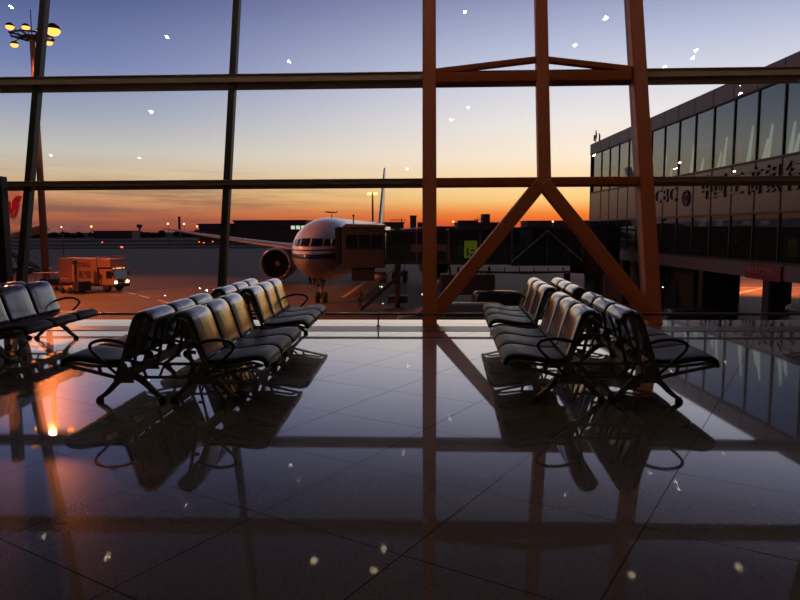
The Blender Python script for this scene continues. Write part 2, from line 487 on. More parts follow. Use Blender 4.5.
# ------------------------------------------------------------------ beam seating
def pad(profile, t, y0, y1, puff=0.006):
    C = catmull([(u, 0, z) for u, z in profile], 3)
    n = len(C); nor = []
    for i in range(n):
        d = C[min(i + 1, n - 1)] - C[max(i - 1, 0)]
        nor.append(Vector((-d.z, 0, d.x)).normalized())
    def loop(k, y, pf):
        top = []; bot = []
        for i in range(n):
            e = i / (n - 1)
            s = math.sqrt(max(0.0, 1 - (max(0, abs(e - .5) - .44) / .06) ** 2 * .75))
            top.append(C[i] + nor[i] * (t / 2 * k * s + pf * math.sin(math.pi * e)) + Vector((0, y, 0)))
            bot.append(C[i] - nor[i] * (t / 2 * k * s) + Vector((0, y, 0)))
        return top + bot[::-1]
    w = y1 - y0
    st = [(0.35, y0, 0), (.72, y0 + .006, 0), (.93, y0 + .018, 0), (1, y0 + .04, .3 * puff), (1, y0 + w * .3, puff), (1, y0 + w * .7, puff), (1, y1 - .04, .3 * puff), (.93, y1 - .018, 0), (.72, y1 - .006, 0), (.35, y1, 0)]
    return MB().loft([loop(k, y, p) for k, y, p in st], True, True)

SEATP = [(.385, .372), (.47, .362), (.60, .370), (.72, .388), (.81, .398), (.87, .394), (.91, .374), (.925, .345), (.92, .322)]
BACKP = [(.375, .385), (.352, .44), (.322, .53), (.293, .615), (.266, .695), (.243, .745), (.212, .774), (.170, .784), (.128, .770), (.103, .738), (.095, .71)]
PITCHS = 0.605
def make_bench(label, loc, rz, arm_ends):
    root = empty('beam_seating', loc, rz, label, 'airport seating', 'back to back beam seats')
    L = PITCHS * 3
    for s in (1, -1):
        sp = [(s * u, z) for u, z in SEATP]; bp = [(s * u, z) for u, z in BACKP]
        if s < 0: pass
        for i in range(3):
            y0 = i * PITCHS + .018; y1 = (i + 1) * PITCHS - .018
            pad(sp if s > 0 else sp[::-1], .05, y0, y1).build('seat', M['leather'], root)
            pad(bp[::-1] if s > 0 else bp, .052, y0, y1).build('backrest', M['leather_back'], root)
        # cast brackets at each seat joint
        for i in range(4):
            y = min(max(i * PITCHS, .012), L - .012)
            b = MB(); up = (0, 1, 0)
            P = lambda u, z: (s * u, y, z)
            W = .02
            # seat arm: top flange following the pad, lower strut, web
            b.bar(P(.36, .335), P(.62, .335), .028, W, up); b.bar(P(.61, .335), P(.82, .362), .026, W, up); b.bar(P(.81, .362), P(.905, .335), .024, W, up)
            b.bar(P(.40, .225), P(.66, .29), .032, W, up); b.bar(P(.65, .287), P(.895, .34), .028, W, up)
            b.bar(P(.565, .26), P(.585, .34), .03, W, up)
            # hub
            b.prism([(s * .27, .185), (s * .46, .185), (s * .40, .36), (s * .34, .36)], y - .013, y + .013)
            # back arm
            b.bar(P(.385, .33), P(.225, .715), .034, W, up); b.bar(P(.29, .22), P(.20, .64), .03, W, up); b.bar(P(.205, .62), P(.175, .735), .05, W, up, .03)
            b.bar(P(.23, .71), P(.15, .745), .034, W, up)
            b.bar(P(.30, .45), P(.245, .46), .03, W, up)
            b.build('bracket', M['seat_metal'], root, bevel=.004)
        MB().box((s * .335, L / 2, .262), (.062, L - .04, .085)).build('beam', M['seat_metal'], root, bevel=.012)
        # legs
        for y in (.10, L - .10):
            b = MB()
            P = lambda u, z, yy=y: (s * u, yy, z)
            outer = catmull([P(.33, .235), P(.40, .215), P(.47, .165), P(.55, .085), P(.625, .03)], 3)
            inner = catmull([P(.33, .235), P(.27, .215), P(.20, .16), P(.12, .08), P(.06, .03)], 3)
            for path in (outer, inner):
                m = len(path)
                for q in range(m - 1):
                    w0 = .07 - .035 * q / (m - 1); w1 = .07 - .035 * (q + 1) / (m - 1)
                    b.bar(path[q], path[q + 1], w0, .045, (0, 1, 0), w1, .045)
            lg = b.build('leg', M['seat_metal'], root, bevel=.006)
            for u in (.632, .055):
                MB().lathe([(.034, 0), (.036, .012), (.026, .03), (.014, .045)], 12, c=(s * u, y, 0)).build('foot', M['rubber'], lg)
        for e in arm_ends:
            y = -.012 if e == 0 else L + .012
            pts = catmull([(s * u, y, z) for u, z in [(.29, .515), (.36, .545), (.46, .565), (.56, .562), (.625, .54), (.645, .505), (.62, .46), (.55, .395), (.46, .31), (.385, .245)]], 4)
            m = len(pts)
            MB().tube(pts, [.015 if i < m * .55 else .013 for i in range(m)], 10).build('armrest', M['arm'], root)
    # cross frames tying the two benches back to back
    for y in (.10, L - .10):
        b = MB(); up = (0, 1, 0)
        b.bar((-.33, y, .335), (.33, y, .335), .024, .03, up); b.bar((-.33, y, .215), (.33, y, .215), .024, .03, up)
        b.bar((-.24, y, .335), (-.19, y, .215), .022, .026, up); b.bar((.24, y, .335), (.19, y, .215), .022, .026, up)
        b.bar((-.02, y, .335), (-.075, y, .215), .018, .026, up); b.bar((.02, y, .335), (.075, y, .215), .018, .026, up)
        b.build('cross_frame', M['seat_metal'], root, bevel=.004)
    root.scale = (.967, 1, 1)
    return root

def bench_at(X, Y, rzdeg, label, arms): return make_bench(label, (X, Y, 0), R(rzdeg), arms)
rl = -1.0; rr = -4.3
gap = PITCHS * 3 + .46
bench_at(-2.06, 5.72, rl, 'double black leather beam seat nearest on the left, armrest loops at its near end', (0,))
bench_at(-2.06 - math.sin(R(rl)) * gap, 5.72 + gap, rl, 'double black leather beam seat behind the nearest left one, close to the window', (1,))
bench_at(1.81, 5.66, rr, 'double black leather beam seat nearest on the right, armrest loops at its near end', (0,))
bench_at(1.81 - math.sin(R(rr)) * gap, 5.66 + gap, rr, 'double black leather beam seat behind the nearest right one, before the orange brace', (1,))
bench_at(-5.20, 7.62, rl, 'double black leather beam seat cut off by the left picture edge', (1,))
bench_at(6.33, 7.75, rr, 'double black leather beam seat at the far right edge, only a seat front showing', (1,))

# ------------------------------------------------------------------ outside: ground
G = -5.3
def apron_mat():
    m, t, b = newmat('concrete_apron')
    tc = t.n('ShaderNodeTexCoord'); sp = t.n('ShaderNodeSeparateXYZ'); t.l(tc.outputs['Object'], sp.inputs[0])
    nz = t.n('ShaderNodeTexNoise', i_Scale=0.09, i_Detail=6.0, i_Roughness=0.65); t.l(tc.outputs['Object'], nz.inputs['Vector'])
    mp = t.n('ShaderNodeMapping'); mp.inputs['Scale'].default_value = (0.012, 0.35, 1); t.l(tc.outputs['Object'], mp.inputs[0])
    n2 = t.n('ShaderNodeTexNoise', i_Scale=1.0, i_Detail=4.0); t.l(mp.outputs[0], n2.inputs['Vector'])
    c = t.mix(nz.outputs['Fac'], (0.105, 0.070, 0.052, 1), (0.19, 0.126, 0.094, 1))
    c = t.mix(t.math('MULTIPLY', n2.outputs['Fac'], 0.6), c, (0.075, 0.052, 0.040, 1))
    def joint(v, w):
        fr = t.math('FRACT', t.math('DIVIDE', v, w)); a = t.math('ABSOLUTE', t.math('SUBTRACT', fr, 0.5))
        return t.math('GREATER_THAN', a, 0.5 - 0.012)
    j = t.math('MAXIMUM', joint(sp.outputs[0], 7.0), joint(sp.outputs[1], 5.0))
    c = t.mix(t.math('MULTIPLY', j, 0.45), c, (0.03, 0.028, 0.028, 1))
    t.l(c, b.inputs['Base Color']); b.inputs['Roughness'].default_value = 0.62
    b.inputs['Specular IOR Level'].default_value = 0.12
    return m
M['apron'] = apron_mat()
M['grass'] = mat('dry_grass', (0.034, 0.024, 0.019, 1), 0.95, 0, 0.3, 0.05, spec=0.05)
M['asphalt'] = mat('taxiway_asphalt', (0.085, 0.062, 0.052, 1), 0.9, 0, 0.2, 0.03)
M['paint_white'] = mat('white_ground_paint', (0.5, 0.48, 0.44, 1), 0.7)
M['paint_yellow'] = mat('yellow_ground_paint', (0.5, 0.33, 0.06, 1), 0.7)
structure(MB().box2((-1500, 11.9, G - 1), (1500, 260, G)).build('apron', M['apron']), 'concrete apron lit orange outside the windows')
structure(MB().box2((-3000, 260, G - 1), (3000, 3500, G - 0.02)).build('airfield', M['grass']), 'dark airfield beyond the apron')
mb = MB()
for y0, y1 in ((285, 310), (360, 420), (520, 640)): mb.box2((-1500, y0, G - .02), (1500, y1, G + .02))
structure(mb.build('taxiway', M['asphalt']), 'pale taxiway bands across the airfield')
def ground_line(name, pts, w, m, label):
    mb = MB()
    for (a, b) in pts:
        p = Vector(a); q = Vector(b); d = (q - p).normalized(); n = Vector((-d.y, d.x, 0)) * w / 2
        mb.add([p - n, q - n, q + n, p + n], [(0, 1, 2, 3)])
    return structure(mb.build(name, m), label)
zg = G + .012
g = lambda px, py: atZ(px, py, zg)
ground_line('lead_in_line', [(g(372, 277), g(343, 297))], .45, M['paint_yellow'], 'pale yellow lead in line on the apron beside the jet')
dash = []
p, q = g(123, 290), g(205, 311)
for i in range(4): dash.append((p.lerp(q, i / 4), p.lerp(q, (i + .55 if i else .8) / 4)))
ground_line('stand_line', dash, .3, M['paint_white'], 'white broken line on the apron beside the truck')
ground_line('taxi_line', [(g(194, 254.5), g(262, 253.5))], .8, M['paint_white'], 'faint white line on the far apron left of the jet')
ground_line('bay_line', [(g(735, 289), g(800, 289)), (g(725, 297.5), g(765, 289)), (g(764, 297), g(785, 290)), (g(735, 278.6), g(820, 280))], .3, M['paint_white'], 'white bay lines on orange lit ground under the pier')

# ------------------------------------------------------------------ materials outside
def livery():
    m, t, b = newmat('airliner_paint')
    tc = t.n('ShaderNodeTexCoord'); sp = t.n('ShaderNodeSeparateXYZ'); t.l(tc.outputs['Object'], sp.inputs[0])
    z = sp.outputs[2]
    W = srgb(218, 214, 216); Bl = srgb(40, 48, 96); Gy = srgb(150, 146, 148)
    c = t.ramp(t.math('DIVIDE', t.math('ADD', z, 3.2), 6.4, True),
               [(0, Gy), (0.40, Gy), (0.4001, Bl), (0.462, Bl), (0.4621, W), (0.502, W), (0.5021, Bl), (0.520, Bl), (0.5201, W)], 'CONSTANT')
    t.l(c, b.inputs['Base Color']); b.inputs['Roughness'].default_value = 0.28; b.inputs['Coat Weight'].default_value = 0.5
    b.inputs['Coat Roughness'].default_value = 0.1
    return m
M['livery'] = livery()
M['jet_white'] = mat('white_aircraft_paint', srgb(214, 210, 212), 0.3, 0, 0.03, 0.5, coat=.4)
M['jet_grey'] = mat('grey_aircraft_paint', srgb(165, 160, 160), 0.35, 0.1)
M['cockpit'] = mat('cockpit_glass', (0.012, 0.014, 0.02, 1), 0.06, spec=.8)
M['dark'] = mat('dark_metal', (0.02, 0.02, 0.021, 1), 0.5, 0.3)
M['bare'] = mat('bare_metal', srgb(190, 180, 175), 0.25, 0.9)
M['tyre'] = mat('tyre', (0.014, 0.014, 0.014, 1), 0.85)
M['phoenix'] = mat('red_emblem_paint', srgb(196, 30, 34), 0.4)

# ------------------------------------------------------------------ the big jet at the gate
JA = math.atan2(4.5, 62.6)                       # heading of its axis away from us
jet = empty('airliner', (-7.80, 57.0, G + 5.0), 0, 'white twin engine wide body jet with a blue side stripe parked nose toward the windows', 'airplane')
jet.rotation_euler = (0, 0, -JA)
# local axes: +y runs aft along the fuselage, x to the right in the picture
ST = [(0, .06, -.55), (.12, .34, -.55), (.35, .62, -.53), (.8, 1.0, -.48), (1.5, 1.42, -.40), (2.3, 1.78, -.32), (3.3, 2.13, -.23), (4.6, 2.47, -.14), (6.2, 2.78, -.07), (8, 2.97, -.02), (10, 3.07, 0), (12, 3.1, 0),
      (20, 3.1, 0), (30, 3.1, 0), (40, 3.1, 0), (48, 3.1, 0), (53, 2.95, .12), (58, 2.45, .5), (63, 1.75, .95), (68, 1.0, 1.4), (72, .45, 1.7), (73, .2, 1.75)]
def st_at(s):
    for (a, ra, ca), (b, rb, cb) in zip(ST[:-1], ST[1:]):
        if a <= s <= b:
            t = (s - a) / (b - a); return ra + (rb - ra) * t, ca + (cb - ca) * t
    return ST[-1][1:]
ss = catmull([(s, r, c) for s, r, c in ST], 3)
rings = []
for v in ss:
    s, r, c = v
    rings.append([Vector((r * math.cos(2 * math.pi * k / 40), s, c + r * math.sin(2 * math.pi * k / 40))) for k in range(40)])
MB().loft(rings).build('fuselage', M['livery'], jet)
def nose_s(x, z):
    lo, hi = 0.0, 12.0
    for _ in range(40):
        m_ = (lo + hi) / 2; r, c = st_at(m_)
        if x * x + (z - c) ** 2 > r * r: lo = m_
        else: hi = m_
    return hi
def nose_patch(x0, x1, zb0, zb1, zt0, zt1):
    n = 6; vs = []
    for i in range(n + 1):
        for j in range(n + 1):
            x = x0 + (x1 - x0) * i / n; zb = zb0 + (zb1 - zb0) * i / n; zt = zt0 + (zt1 - zt0) * i / n
            z = zb + (zt - zb) * j / n; s = nose_s(x, z); r, c = st_at(s)
            nn = Vector((x, -.6 * r, z - c)).normalized() * .03
            vs.append(Vector((x, s, z)) + nn)
    fs = [(i * (n + 1) + j, (i + 1) * (n + 1) + j, (i + 1) * (n + 1) + j + 1, i * (n + 1) + j + 1) for i in range(n) for j in range(n)]
    return MB().add(vs, fs, True)
for sg in (-1, 1):
    for x0, x1, b0, b1, t0, t1 in ((.07, .98, .42, .42, 1.12, 1.10), (1.06, 1.56, .42, .44, 1.10, 1.05), (1.63, 2.02, .45, .52, 1.04, .90)):
        o = nose_patch(sg * x0, sg * x1, b0, b1, t0, t1).build('cockpit_window', M['cockpit'], jet)
        so = o.modifiers.new('thick', 'SOLIDIFY'); so.thickness = .02
# cabin door and a row of windows down the port side
for sg in (-1, 1):
    for i in range(40):
        s = 11 + i * 1.02
        if 20 < s < 21.5 or 33 < s < 34.5: continue
        r, c = st_at(s); zz = .75; x = sg * (math.sqrt(r * r - (zz - c) ** 2) + .005)
        MB().box((x, s, zz), (.03, .28, .42)).build('cabin_window', M['cockpit'], jet, bevel=.01)
def wing(sgn, root_le, root_c, root_z, tip_le, tip_c, tip_y, tip_z, t0, t1, root_y, name, m):
    def foil(le, ch, y, z, t):
        pr = [(0, 0), (.03, .35), (.12, .75), (.3, 1), (.55, .8), (.8, .4), (1, .03), (.8, -.15), (.5, -.4), (.25, -.55), (.08, -.45), (.02, -.2)]
        return [Vector((sgn * y, le + ch * a, z + t * b * .6)) for a, b in pr]
    rg = []
    for i in range(9):
        u = i / 8
        rg.append(foil(root_le + (tip_le - root_le) * u, root_c + (tip_c - root_c) * u ** .8, root_y + (tip_y - root_y) * u, root_z + (tip_z - root_z) * (u * .8 + .2 * u * u), t0 + (t1 - t0) * u))
    return MB().loft(rg).build(name, m, jet)
for sg in (-1, 1):
    wing(sg, 24.5, 13.0, -1.15, 45.4, 1.6, 32.4, 2.2, 1.3, .16, 2.2, 'wing', M['jet_grey'])
    wing(sg, 62.5, 6.0, 1.6, 69.5, 2.0, 10.7, 2.5, .5, .12, .8, 'tailplane', M['jet_grey'])
# fin
def fin_ring(z, le, ch, t):
    return [Vector((t * b, le + ch * a, z)) for a, b in ((0, 0), (.06, .6), (.3, 1), (.7, .6), (1, .05), (.7, -.6), (.3, -1), (.06, -.6))]
MB().loft([fin_ring(2.0, 57.0, 10.5, .42), fin_ring(3.2, 59.5, 9.0, .38), fin_ring(8.5, 64.4, 6.0, .26), fin_ring(13.3, 69.2, 3.4, .14)]).build('fin', M['jet_white'], jet)
def engine(sgn):
    cx, cz = sgn * 10.2, -2.45
    e = MB()
    outer = [(1.60, 28.6), (1.78, 28.15), (1.88, 28.0), (1.98, 28.15), (2.10, 28.9), (2.13, 30.2), (2.02, 32.2), (1.65, 34.2), (1.3, 35.2)]
    o = MB().lathe([(r, y) for r, y in outer[3:]], 36, 'y', (cx, 0, cz), caps=False).build('nacelle', M['jet_grey'], jet)
    MB().lathe([(1.62, 29.4)] + outer[:4], 36, 'y', (cx, 0, cz), caps=False).build('inlet_lip', M['bare'], jet)
    MB().lathe([(1.63, 28.9), (1.63, 29.6), (.3, 29.62)], 36, 'y', (cx, 0, cz), caps=False).build('duct', M['dark'], jet)
    fb = MB()
    for k in range(22):
        t = 2 * math.pi * k / 22; q = Matrix.Rotation(t, 3, 'Y')
        vs = [q @ Vector(v) for v in ((-.03, 29.35, .3), (.03, 29.5, .3), (.17, 29.52, 1.6), (-.12, 29.28, 1.6))]
        fb.add([v + Vector((cx, 0, cz)) for v in vs], [(0, 1, 2, 3)])
    fb.build('fan', M['dark'], jet)
    MB().lathe([(.02, 28.85), (.16, 28.95), (.33, 29.35), (.36, 29.5)], 20, 'y', (cx, 0, cz)).build('spinner', M['jet_grey'], jet)
    MB().lathe([(1.0, 34.6), (.85, 35.8), (.45, 37)], 24, 'y', (cx, 0, cz)).build('exhaust', M['dark'], jet)
    MB().prism([(29.6, cz + 1.95), (36, cz + 1.35), (38.5, -.75), (34.0, -.15), (30.5, cz + 2.15)], cx - .22, cx + .22, 'yz').build('pylon', M['jet_grey'], jet, bevel=.05)
engine(-1); engine(1)
# landing gear
def wheel(parent, c, r, w):
    MB().lathe([(r * .55, -w / 2), (r * .9, -w / 2), (r, -w * .3), (r, w * .3), (r * .9, w / 2), (r * .55, w / 2)], 20, 'x', c).build('wheel', M['tyre'], parent)
ng = MB().tube([(0, 5.9, -2.2), (0, 5.75, -4.5)], [.16, .12], 12).tube([(-.45, 5.75, -4.47), (.45, 5.75, -4.47)], .09, 10).bar((0, 4.6, -2.5), (0, 5.75, -3.6), .12, .12).build('nose_gear', M['jet_grey'], jet)
wheel(ng, (-.36, 5.75, -4.47), .53, .34); wheel(ng, (.36, 5.75, -4.47), .53, .34)
for sg in (-1, 1):
    MB().box((sg * .62, 5.6, -2.95), (.05, 2.0, .75), Matrix.Rotation(sg * .12, 3, 'Y')).build('gear_door', M['jet_grey'], jet, bevel=.01)
    MB().box((sg * .30, 5.75, -3.35), (.26, .12, .2)).build('taxi_light', M['dark'], jet, bevel=.02)
    mg = MB().tube([(sg * 5.3, 32.5, -1.2), (sg * 5.5, 32.8, -4.3)], .22, 12).bar((sg * 5.5, 31.1, -4.3), (sg * 5.5, 34.5, -4.3), .25, .25).build('main_gear', M['jet_grey'], jet)
    for y in (31.3, 32.8, 34.3):
        for dx in (-.7, .7): wheel(mg, (sg * 5.5 + dx, y, -4.33), .66, .5)
MB().lathe([(.01, .0), (.05, .02), (.05, .3), (.01, .35)], 8, 'z', (0, 12, 3.1)).build('beacon', M['dark'], jet)

# ------------------------------------------------------------------ jet bridge
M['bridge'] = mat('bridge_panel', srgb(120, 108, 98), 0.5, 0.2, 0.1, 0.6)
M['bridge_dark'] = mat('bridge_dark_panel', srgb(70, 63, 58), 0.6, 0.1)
M['bridge_glass'] = glass('bridge_glass', (0.42, 0.52, 0.45, 1), 0.05, (0.07, 0.10, 0.08, 1), 0.4)
M['truss'] = mat('truss_paint', srgb(190, 196, 180), 0.45, 0.0)
M['ad'] = glow('lit_poster', (0.70, 0.60, 0.04, 1), 0.95)
M['ad_dark'] = mat('poster_ink', (0.04, 0.05, 0.01, 1), 0.6)
br = empty('jet_bridge', (17.0, 57.9, G), 0, 'dark glazed passenger boarding bridge reaching from the pier to the jet', 'boarding bridge')
def BP(x, y, z): return (x - 17.0, y - 61.5, z - G)
def bbox(name, a, b, m, bev=.0, parent=br): return MB().box2(BP(*a), BP(*b)).build(name, m, parent, bevel=bev)
# cab, folded bellows against the fuselage, roof
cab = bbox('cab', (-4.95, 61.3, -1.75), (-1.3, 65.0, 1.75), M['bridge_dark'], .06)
bel = MB()
for i, yb_ in enumerate((64.5, 64.0, 63.3)):
    x = -4.97 - i * .2; e = .08 * (i % 2)
    bel.box2(BP(x - .19, 61.45 - e, -1.45 + i * .12 - e), BP(x, yb_ + e, 1.72 + i * .01 + e))
bel.build('bellows', M['rubber'], cab)
MB().prism([BP(-5.0, 0, 1.76)[::2], BP(-4.6, 0, 2.05)[::2], BP(-1.2, 0, 1.95)[::2], BP(-1.2, 0, 1.75)[::2]], 61.2 - 61.5, 65.1 - 61.5).build('cab_roof', M['bridge'], br, bevel=.03)
for x in (-4.6, -3.5, -2.4): bbox('cab_window', (x, 61.24, -.1), (x + .95, 61.3, 1.1), M['cockpit'], .02, cab)
MB().tube([BP(-4, 62, 1.9), BP(-4, 62, 2.75)], .05, 8).ball(BP(-4, 62, 2.75), .1).build('beacon', M['dark'], br)
def tunnel(x0, x1, y0, y1, z0, z1, braces):
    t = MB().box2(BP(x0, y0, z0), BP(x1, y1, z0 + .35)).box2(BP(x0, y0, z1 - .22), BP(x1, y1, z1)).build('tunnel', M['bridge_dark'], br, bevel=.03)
    for y in (y0, y1):
        MB().box2(BP(x0 + .1, y - .03, z0 + .35), BP(x1 - .1, y + .03, z1 - .22)).build('glazing', M['bridge_glass'], t)
    m = MB()
    n = max(1, int((x1 - x0) / 2.3))
    for i in range(n + 1):
        x = x0 + (x1 - x0) * i / n
        m.box2(BP(x - .06, y0 - .08, z0 + .3), BP(x + .06, y0 + .02, z1 - .2))
    m.build('posts', M['bridge'], t)
    if braces:
        for i in range(n):
            a = x0 + (x1 - x0) * i / n; b = x0 + (x1 - x0) * (i + 1) / n
            s = (a, b) if i % 2 == 0 else (b, a)
            MB().bar(BP(s[0], y0 - .12, z0 + .4), BP(s[1], y0 - .12, z1 - .3), .10, .08).build('brace', M['truss'], t)
    return t
tunnel(-1.3, 4.2, 61.6, 64.6, -1.45, 1.5, False)
tunnel(4.2, 9.6, 61.3, 64.9, -1.5, 1.62, False)
tunnel(9.6, 15.6, 61.0, 65.2, -1.6, 1.7, True)
for x in (1.0, 3.2):
    bbox('service_panel', (x, 61.5, -.35), (x + .9, 61.56, .25), M['bridge'], .01)
ad = bbox('poster', (5.6, 61.8, -.95), (6.7, 61.9, .55), M['ad'], .02)
MB().box2(BP(5.8, 61.72, -.75), BP(5.95, 61.8, -.1)).box2(BP(6.1, 61.72, -.75), BP(6.45, 61.8, -.55)).box2(BP(6.15, 61.72, -.35), BP(6.45, 61.8, -.2)).build('ink', M['ad_dark'], ad)
# cable tray under the tunnels
m = MB()
for i in range(24):
    x = 6.5 + i * .42
    m.box2(BP(x, 61.3, -2.25), BP(x + .3, 61.6, -2.1))
    if i % 3 == 0: m.box2(BP(x, 61.35, -2.15), BP(x + .06, 61.5, -1.75))
m.tube([BP(6.5, 61.2, -2.05), BP(11, 61.2, -2.25), BP(15.8, 61.2, -2.1)], .07, 8)
m.build('cable_tray', M['dark'], br)
# rotunda and its pillar
MB().lathe([(2.1, -2.3), (2.1, 1.75), (1.6, 1.95)], 24, c=BP(17.2, 62.8, 0)).build('rotunda', M['bridge_dark'], br)
MB().lathe([(.7, G), (.7, -2.3)], 20, c=BP(17.0, 62.8, 0)).build('pillar', M['bridge'], br)
MB().lathe([(.28, G), (.28, -2.3)], 12, c=BP(14.6, 62.0, 0)).lathe([(.7, G), (.7, G + .3)], 12, c=BP(14.6, 62.0, 0)).build('pillar', M['bridge'], br)
# lift column with drive wheels
for y in (61.9, 64.3):
    bbox('lift_column', (-.45, y - .25, -4.4), (.05, y + .25, 1.7), M['bridge_dark'], .02)
bbox('lift_crossbeam', (-.5, 61.6, -2.5), (.1, 64.6, -2.0), M['bridge_dark'], .02)
bg_ = bbox('bogie', (-1.1, 62.2, -4.9), (.7, 64.0, -4.3), M['bridge_dark'], .05)
for y in (62.1, 64.1): wheel(bg_, BP(-.2, y, G + .55), .55, .4)
bbox('power_unit', (-4.2, 61.9, -2.9), (-2.2, 63.2, -1.8), M['bridge_dark'], .04)
MB().lathe([(.5, -.5), (.5, .5)], 16, 'x', BP(-1.7, 62.0, -2.6)).build('cable_reel', M['bridge'], br)
# stair down to the apron
m = MB()
SX = 1.3
m.bar(BP(-.9 + SX, 61.4, -2.0), BP(-4.6 + SX, 60.6, G + .1), .12, .25); m.bar(BP(-.9 + SX, 60.6, -2.0), BP(-4.6 + SX, 59.8, G + .1), .12, .25)
for i in range(15):
    t = (i + .5) / 15
    m.box(BP(-.9 + SX - 3.7 * t, 61.0 - .8 * t, -2.0 + (G + 2.1) * t), (.25, .8, .04))
for q in (61.4, 60.6):
    m.tube([BP(-.9 + SX, q, -1.0), BP(-4.6 + SX, q - .8, G + 1.1)], .03, 8)
    for i in range(6):
        t = i / 5; m.tube([BP(-.9 + SX - 3.7 * t, q - .8 * t, -2.0 + (G + 2.1) * t), BP(-.9 + SX - 3.7 * t, q - .8 * t, -1.0 + (G + 2.1) * t)], .02, 6)
m.build('stair', M['bridge_dark'], br)
# equipment house hanging under the bridge
bbox('equipment_house', (3.55, 61.2, -4.1), (8.2, 63.4, -2.35), M['bridge_dark'], .05)
for x in (4.3, 5.0, 7.7): bbox('hanger', (x, 61.9, -2.4), (x + .15, 62.1, -1.7), M['bridge_dark'])

# ------------------------------------------------------------------ pier wing of the terminal on the right
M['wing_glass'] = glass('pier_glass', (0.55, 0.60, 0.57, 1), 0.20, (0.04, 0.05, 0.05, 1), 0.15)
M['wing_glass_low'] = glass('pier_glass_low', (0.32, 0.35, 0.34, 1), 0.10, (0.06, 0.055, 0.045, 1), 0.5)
M['wing_panel'] = mat('pier_cladding', srgb(112, 102, 100), 0.5, 0.0, 0.05, 0.4)
M['spandrel'] = mat('pier_spandrel', srgb(98, 82, 76), 0.26, 0.0, 0.04, 0.4)
M['wing_in'] = mat('pier_interior', srgb(60, 56, 52), 0.8)
M['letter'] = mat('sign_letters', srgb(80, 67, 62), 0.3)
M['letter_red'] = mat('sign_letters_red', srgb(112, 48, 44), 0.5)
M['glow_col'] = glow('glowing_roof_strut', (0.80, 0.86, 0.72, 1), 0.9)
M['lit_warm'] = glow('warm_lamp_panel', (1.0, 0.62, 0.28, 1), 0.9)
WX = 20.0; WY0, WY1 = 13.5, 71.0
pier = empty('terminal_pier', (WX, 40, G), 0, 'long glass sided terminal pier receding on the right with lettering on its wall', 'building')
def PP(x, y, z): return (x - WX, y - 40, z - G)
def pbox(name, a, b, m, parent=pier, bev=0): return MB().box2(PP(*a), PP(*b)).build(name, m, parent, bevel=bev)
pbox('roof', (WX + .1, WY0, 9.9), (34, WY1, 10.3), M['wing_panel'])
pbox('parapet', (WX - .12, WY0, 9.2), (WX + .25, WY1, 10.25), M['wing_panel'])
pbox('spandrel', (WX, WY0, 2.35), (WX + .3, WY1, 5.25), M['spandrel'])
pbox('skirt', (WX - .02, WY0, -1.25), (WX + .4, WY1, -.35), M['wing_panel'])
pbox('floor_slab', (WX + .3, WY0, -1.25), (34, WY1, -.4), M['wing_in'])
pbox('mezzanine', (WX + .3, WY0, 4.9), (34, WY1, 5.25), M['wing_in'])
pbox('rear_wall', (33.6, WY0, -1.6), (34, WY1, 9.9), M['wing_in'])
e = pbox('end_wall', (WX, WY1 - .1, -1.6), (34, WY1 + .2, 10.2), M['wing_in'])
pbox('end_wall', (WX, WY0 - .2, -1.6), (34, WY0 + .1, 10.2), M['wing_in'])
BAY = 2.65; yb = 70.0
i = 0
while yb - BAY > WY0:
    a, b = yb - BAY, yb
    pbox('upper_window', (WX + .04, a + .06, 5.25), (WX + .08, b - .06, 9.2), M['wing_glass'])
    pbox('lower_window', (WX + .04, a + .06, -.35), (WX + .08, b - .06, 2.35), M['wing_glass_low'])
    MB().box2(PP(WX - .03, a - .05, -.35), PP(WX + .1, a + .05, 9.2)).build('mullion', M['alu_dark'], pier)
    MB().box2(PP(WX - .135, a - .035, 9.2), PP(WX - .10, a + .02, 10.25)).build('parapet_joint', M['alu_dark'], pier)
    i += 1; yb -= BAY
for z in (5.25, 2.35, -.35, 9.2):
    pbox('ledge', (WX - .08, WY0, z - .06), (WX + .1, WY1, z + .06), M['alu_dark'])
# struts behind the upper glass; their own glow stands in for interior light
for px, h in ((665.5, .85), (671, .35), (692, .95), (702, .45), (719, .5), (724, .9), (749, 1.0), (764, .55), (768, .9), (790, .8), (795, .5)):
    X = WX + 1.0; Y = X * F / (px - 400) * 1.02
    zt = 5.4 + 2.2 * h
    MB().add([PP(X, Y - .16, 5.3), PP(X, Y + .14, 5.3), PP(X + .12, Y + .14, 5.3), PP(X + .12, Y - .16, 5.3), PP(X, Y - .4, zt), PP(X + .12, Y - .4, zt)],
             [(0, 1, 2, 3), (0, 4, 1), (3, 2, 5), (0, 3, 5, 4), (1, 4, 5, 2)]).build('glow_strut', M['glow_col'], pier)
for px, z0, z1 in ((700, 1.65, 2.05), (717, 1.65, 2.05), (744, 1.7, 1.95), (762, 1.72, 1.95), (701, 2.05, 2.2)):
    X = WX + .9; Y = X * F / (px - 400)
    pbox('lamp_panel', (X, Y - .4, z0), (X + .1, Y + .4, z1), M['lit_warm'])
# support columns under the pier
for Y in (20.6, 28.6, 36.6, 44.6, 52.6, 60.6, 68.6):
    pbox('column', (WX + .05, Y - .35, G), (WX + .75, Y + .35, -1.25), M['wing_in'], bev=.04)
    pbox('column', (30, Y - .35, G), (30.7, Y + .35, -1.25), M['wing_in'], bev=.04)
pbox('ground_store', (WX + 1.2, 48.2, G), (WX + 4.5, 70, -1.25), M['wing_in'])
for Y in (51, 59): pbox('roller_door', (WX + 1.12, Y, G), (WX + 1.2, Y + 4, G + 2.9), M['bridge_dark'])
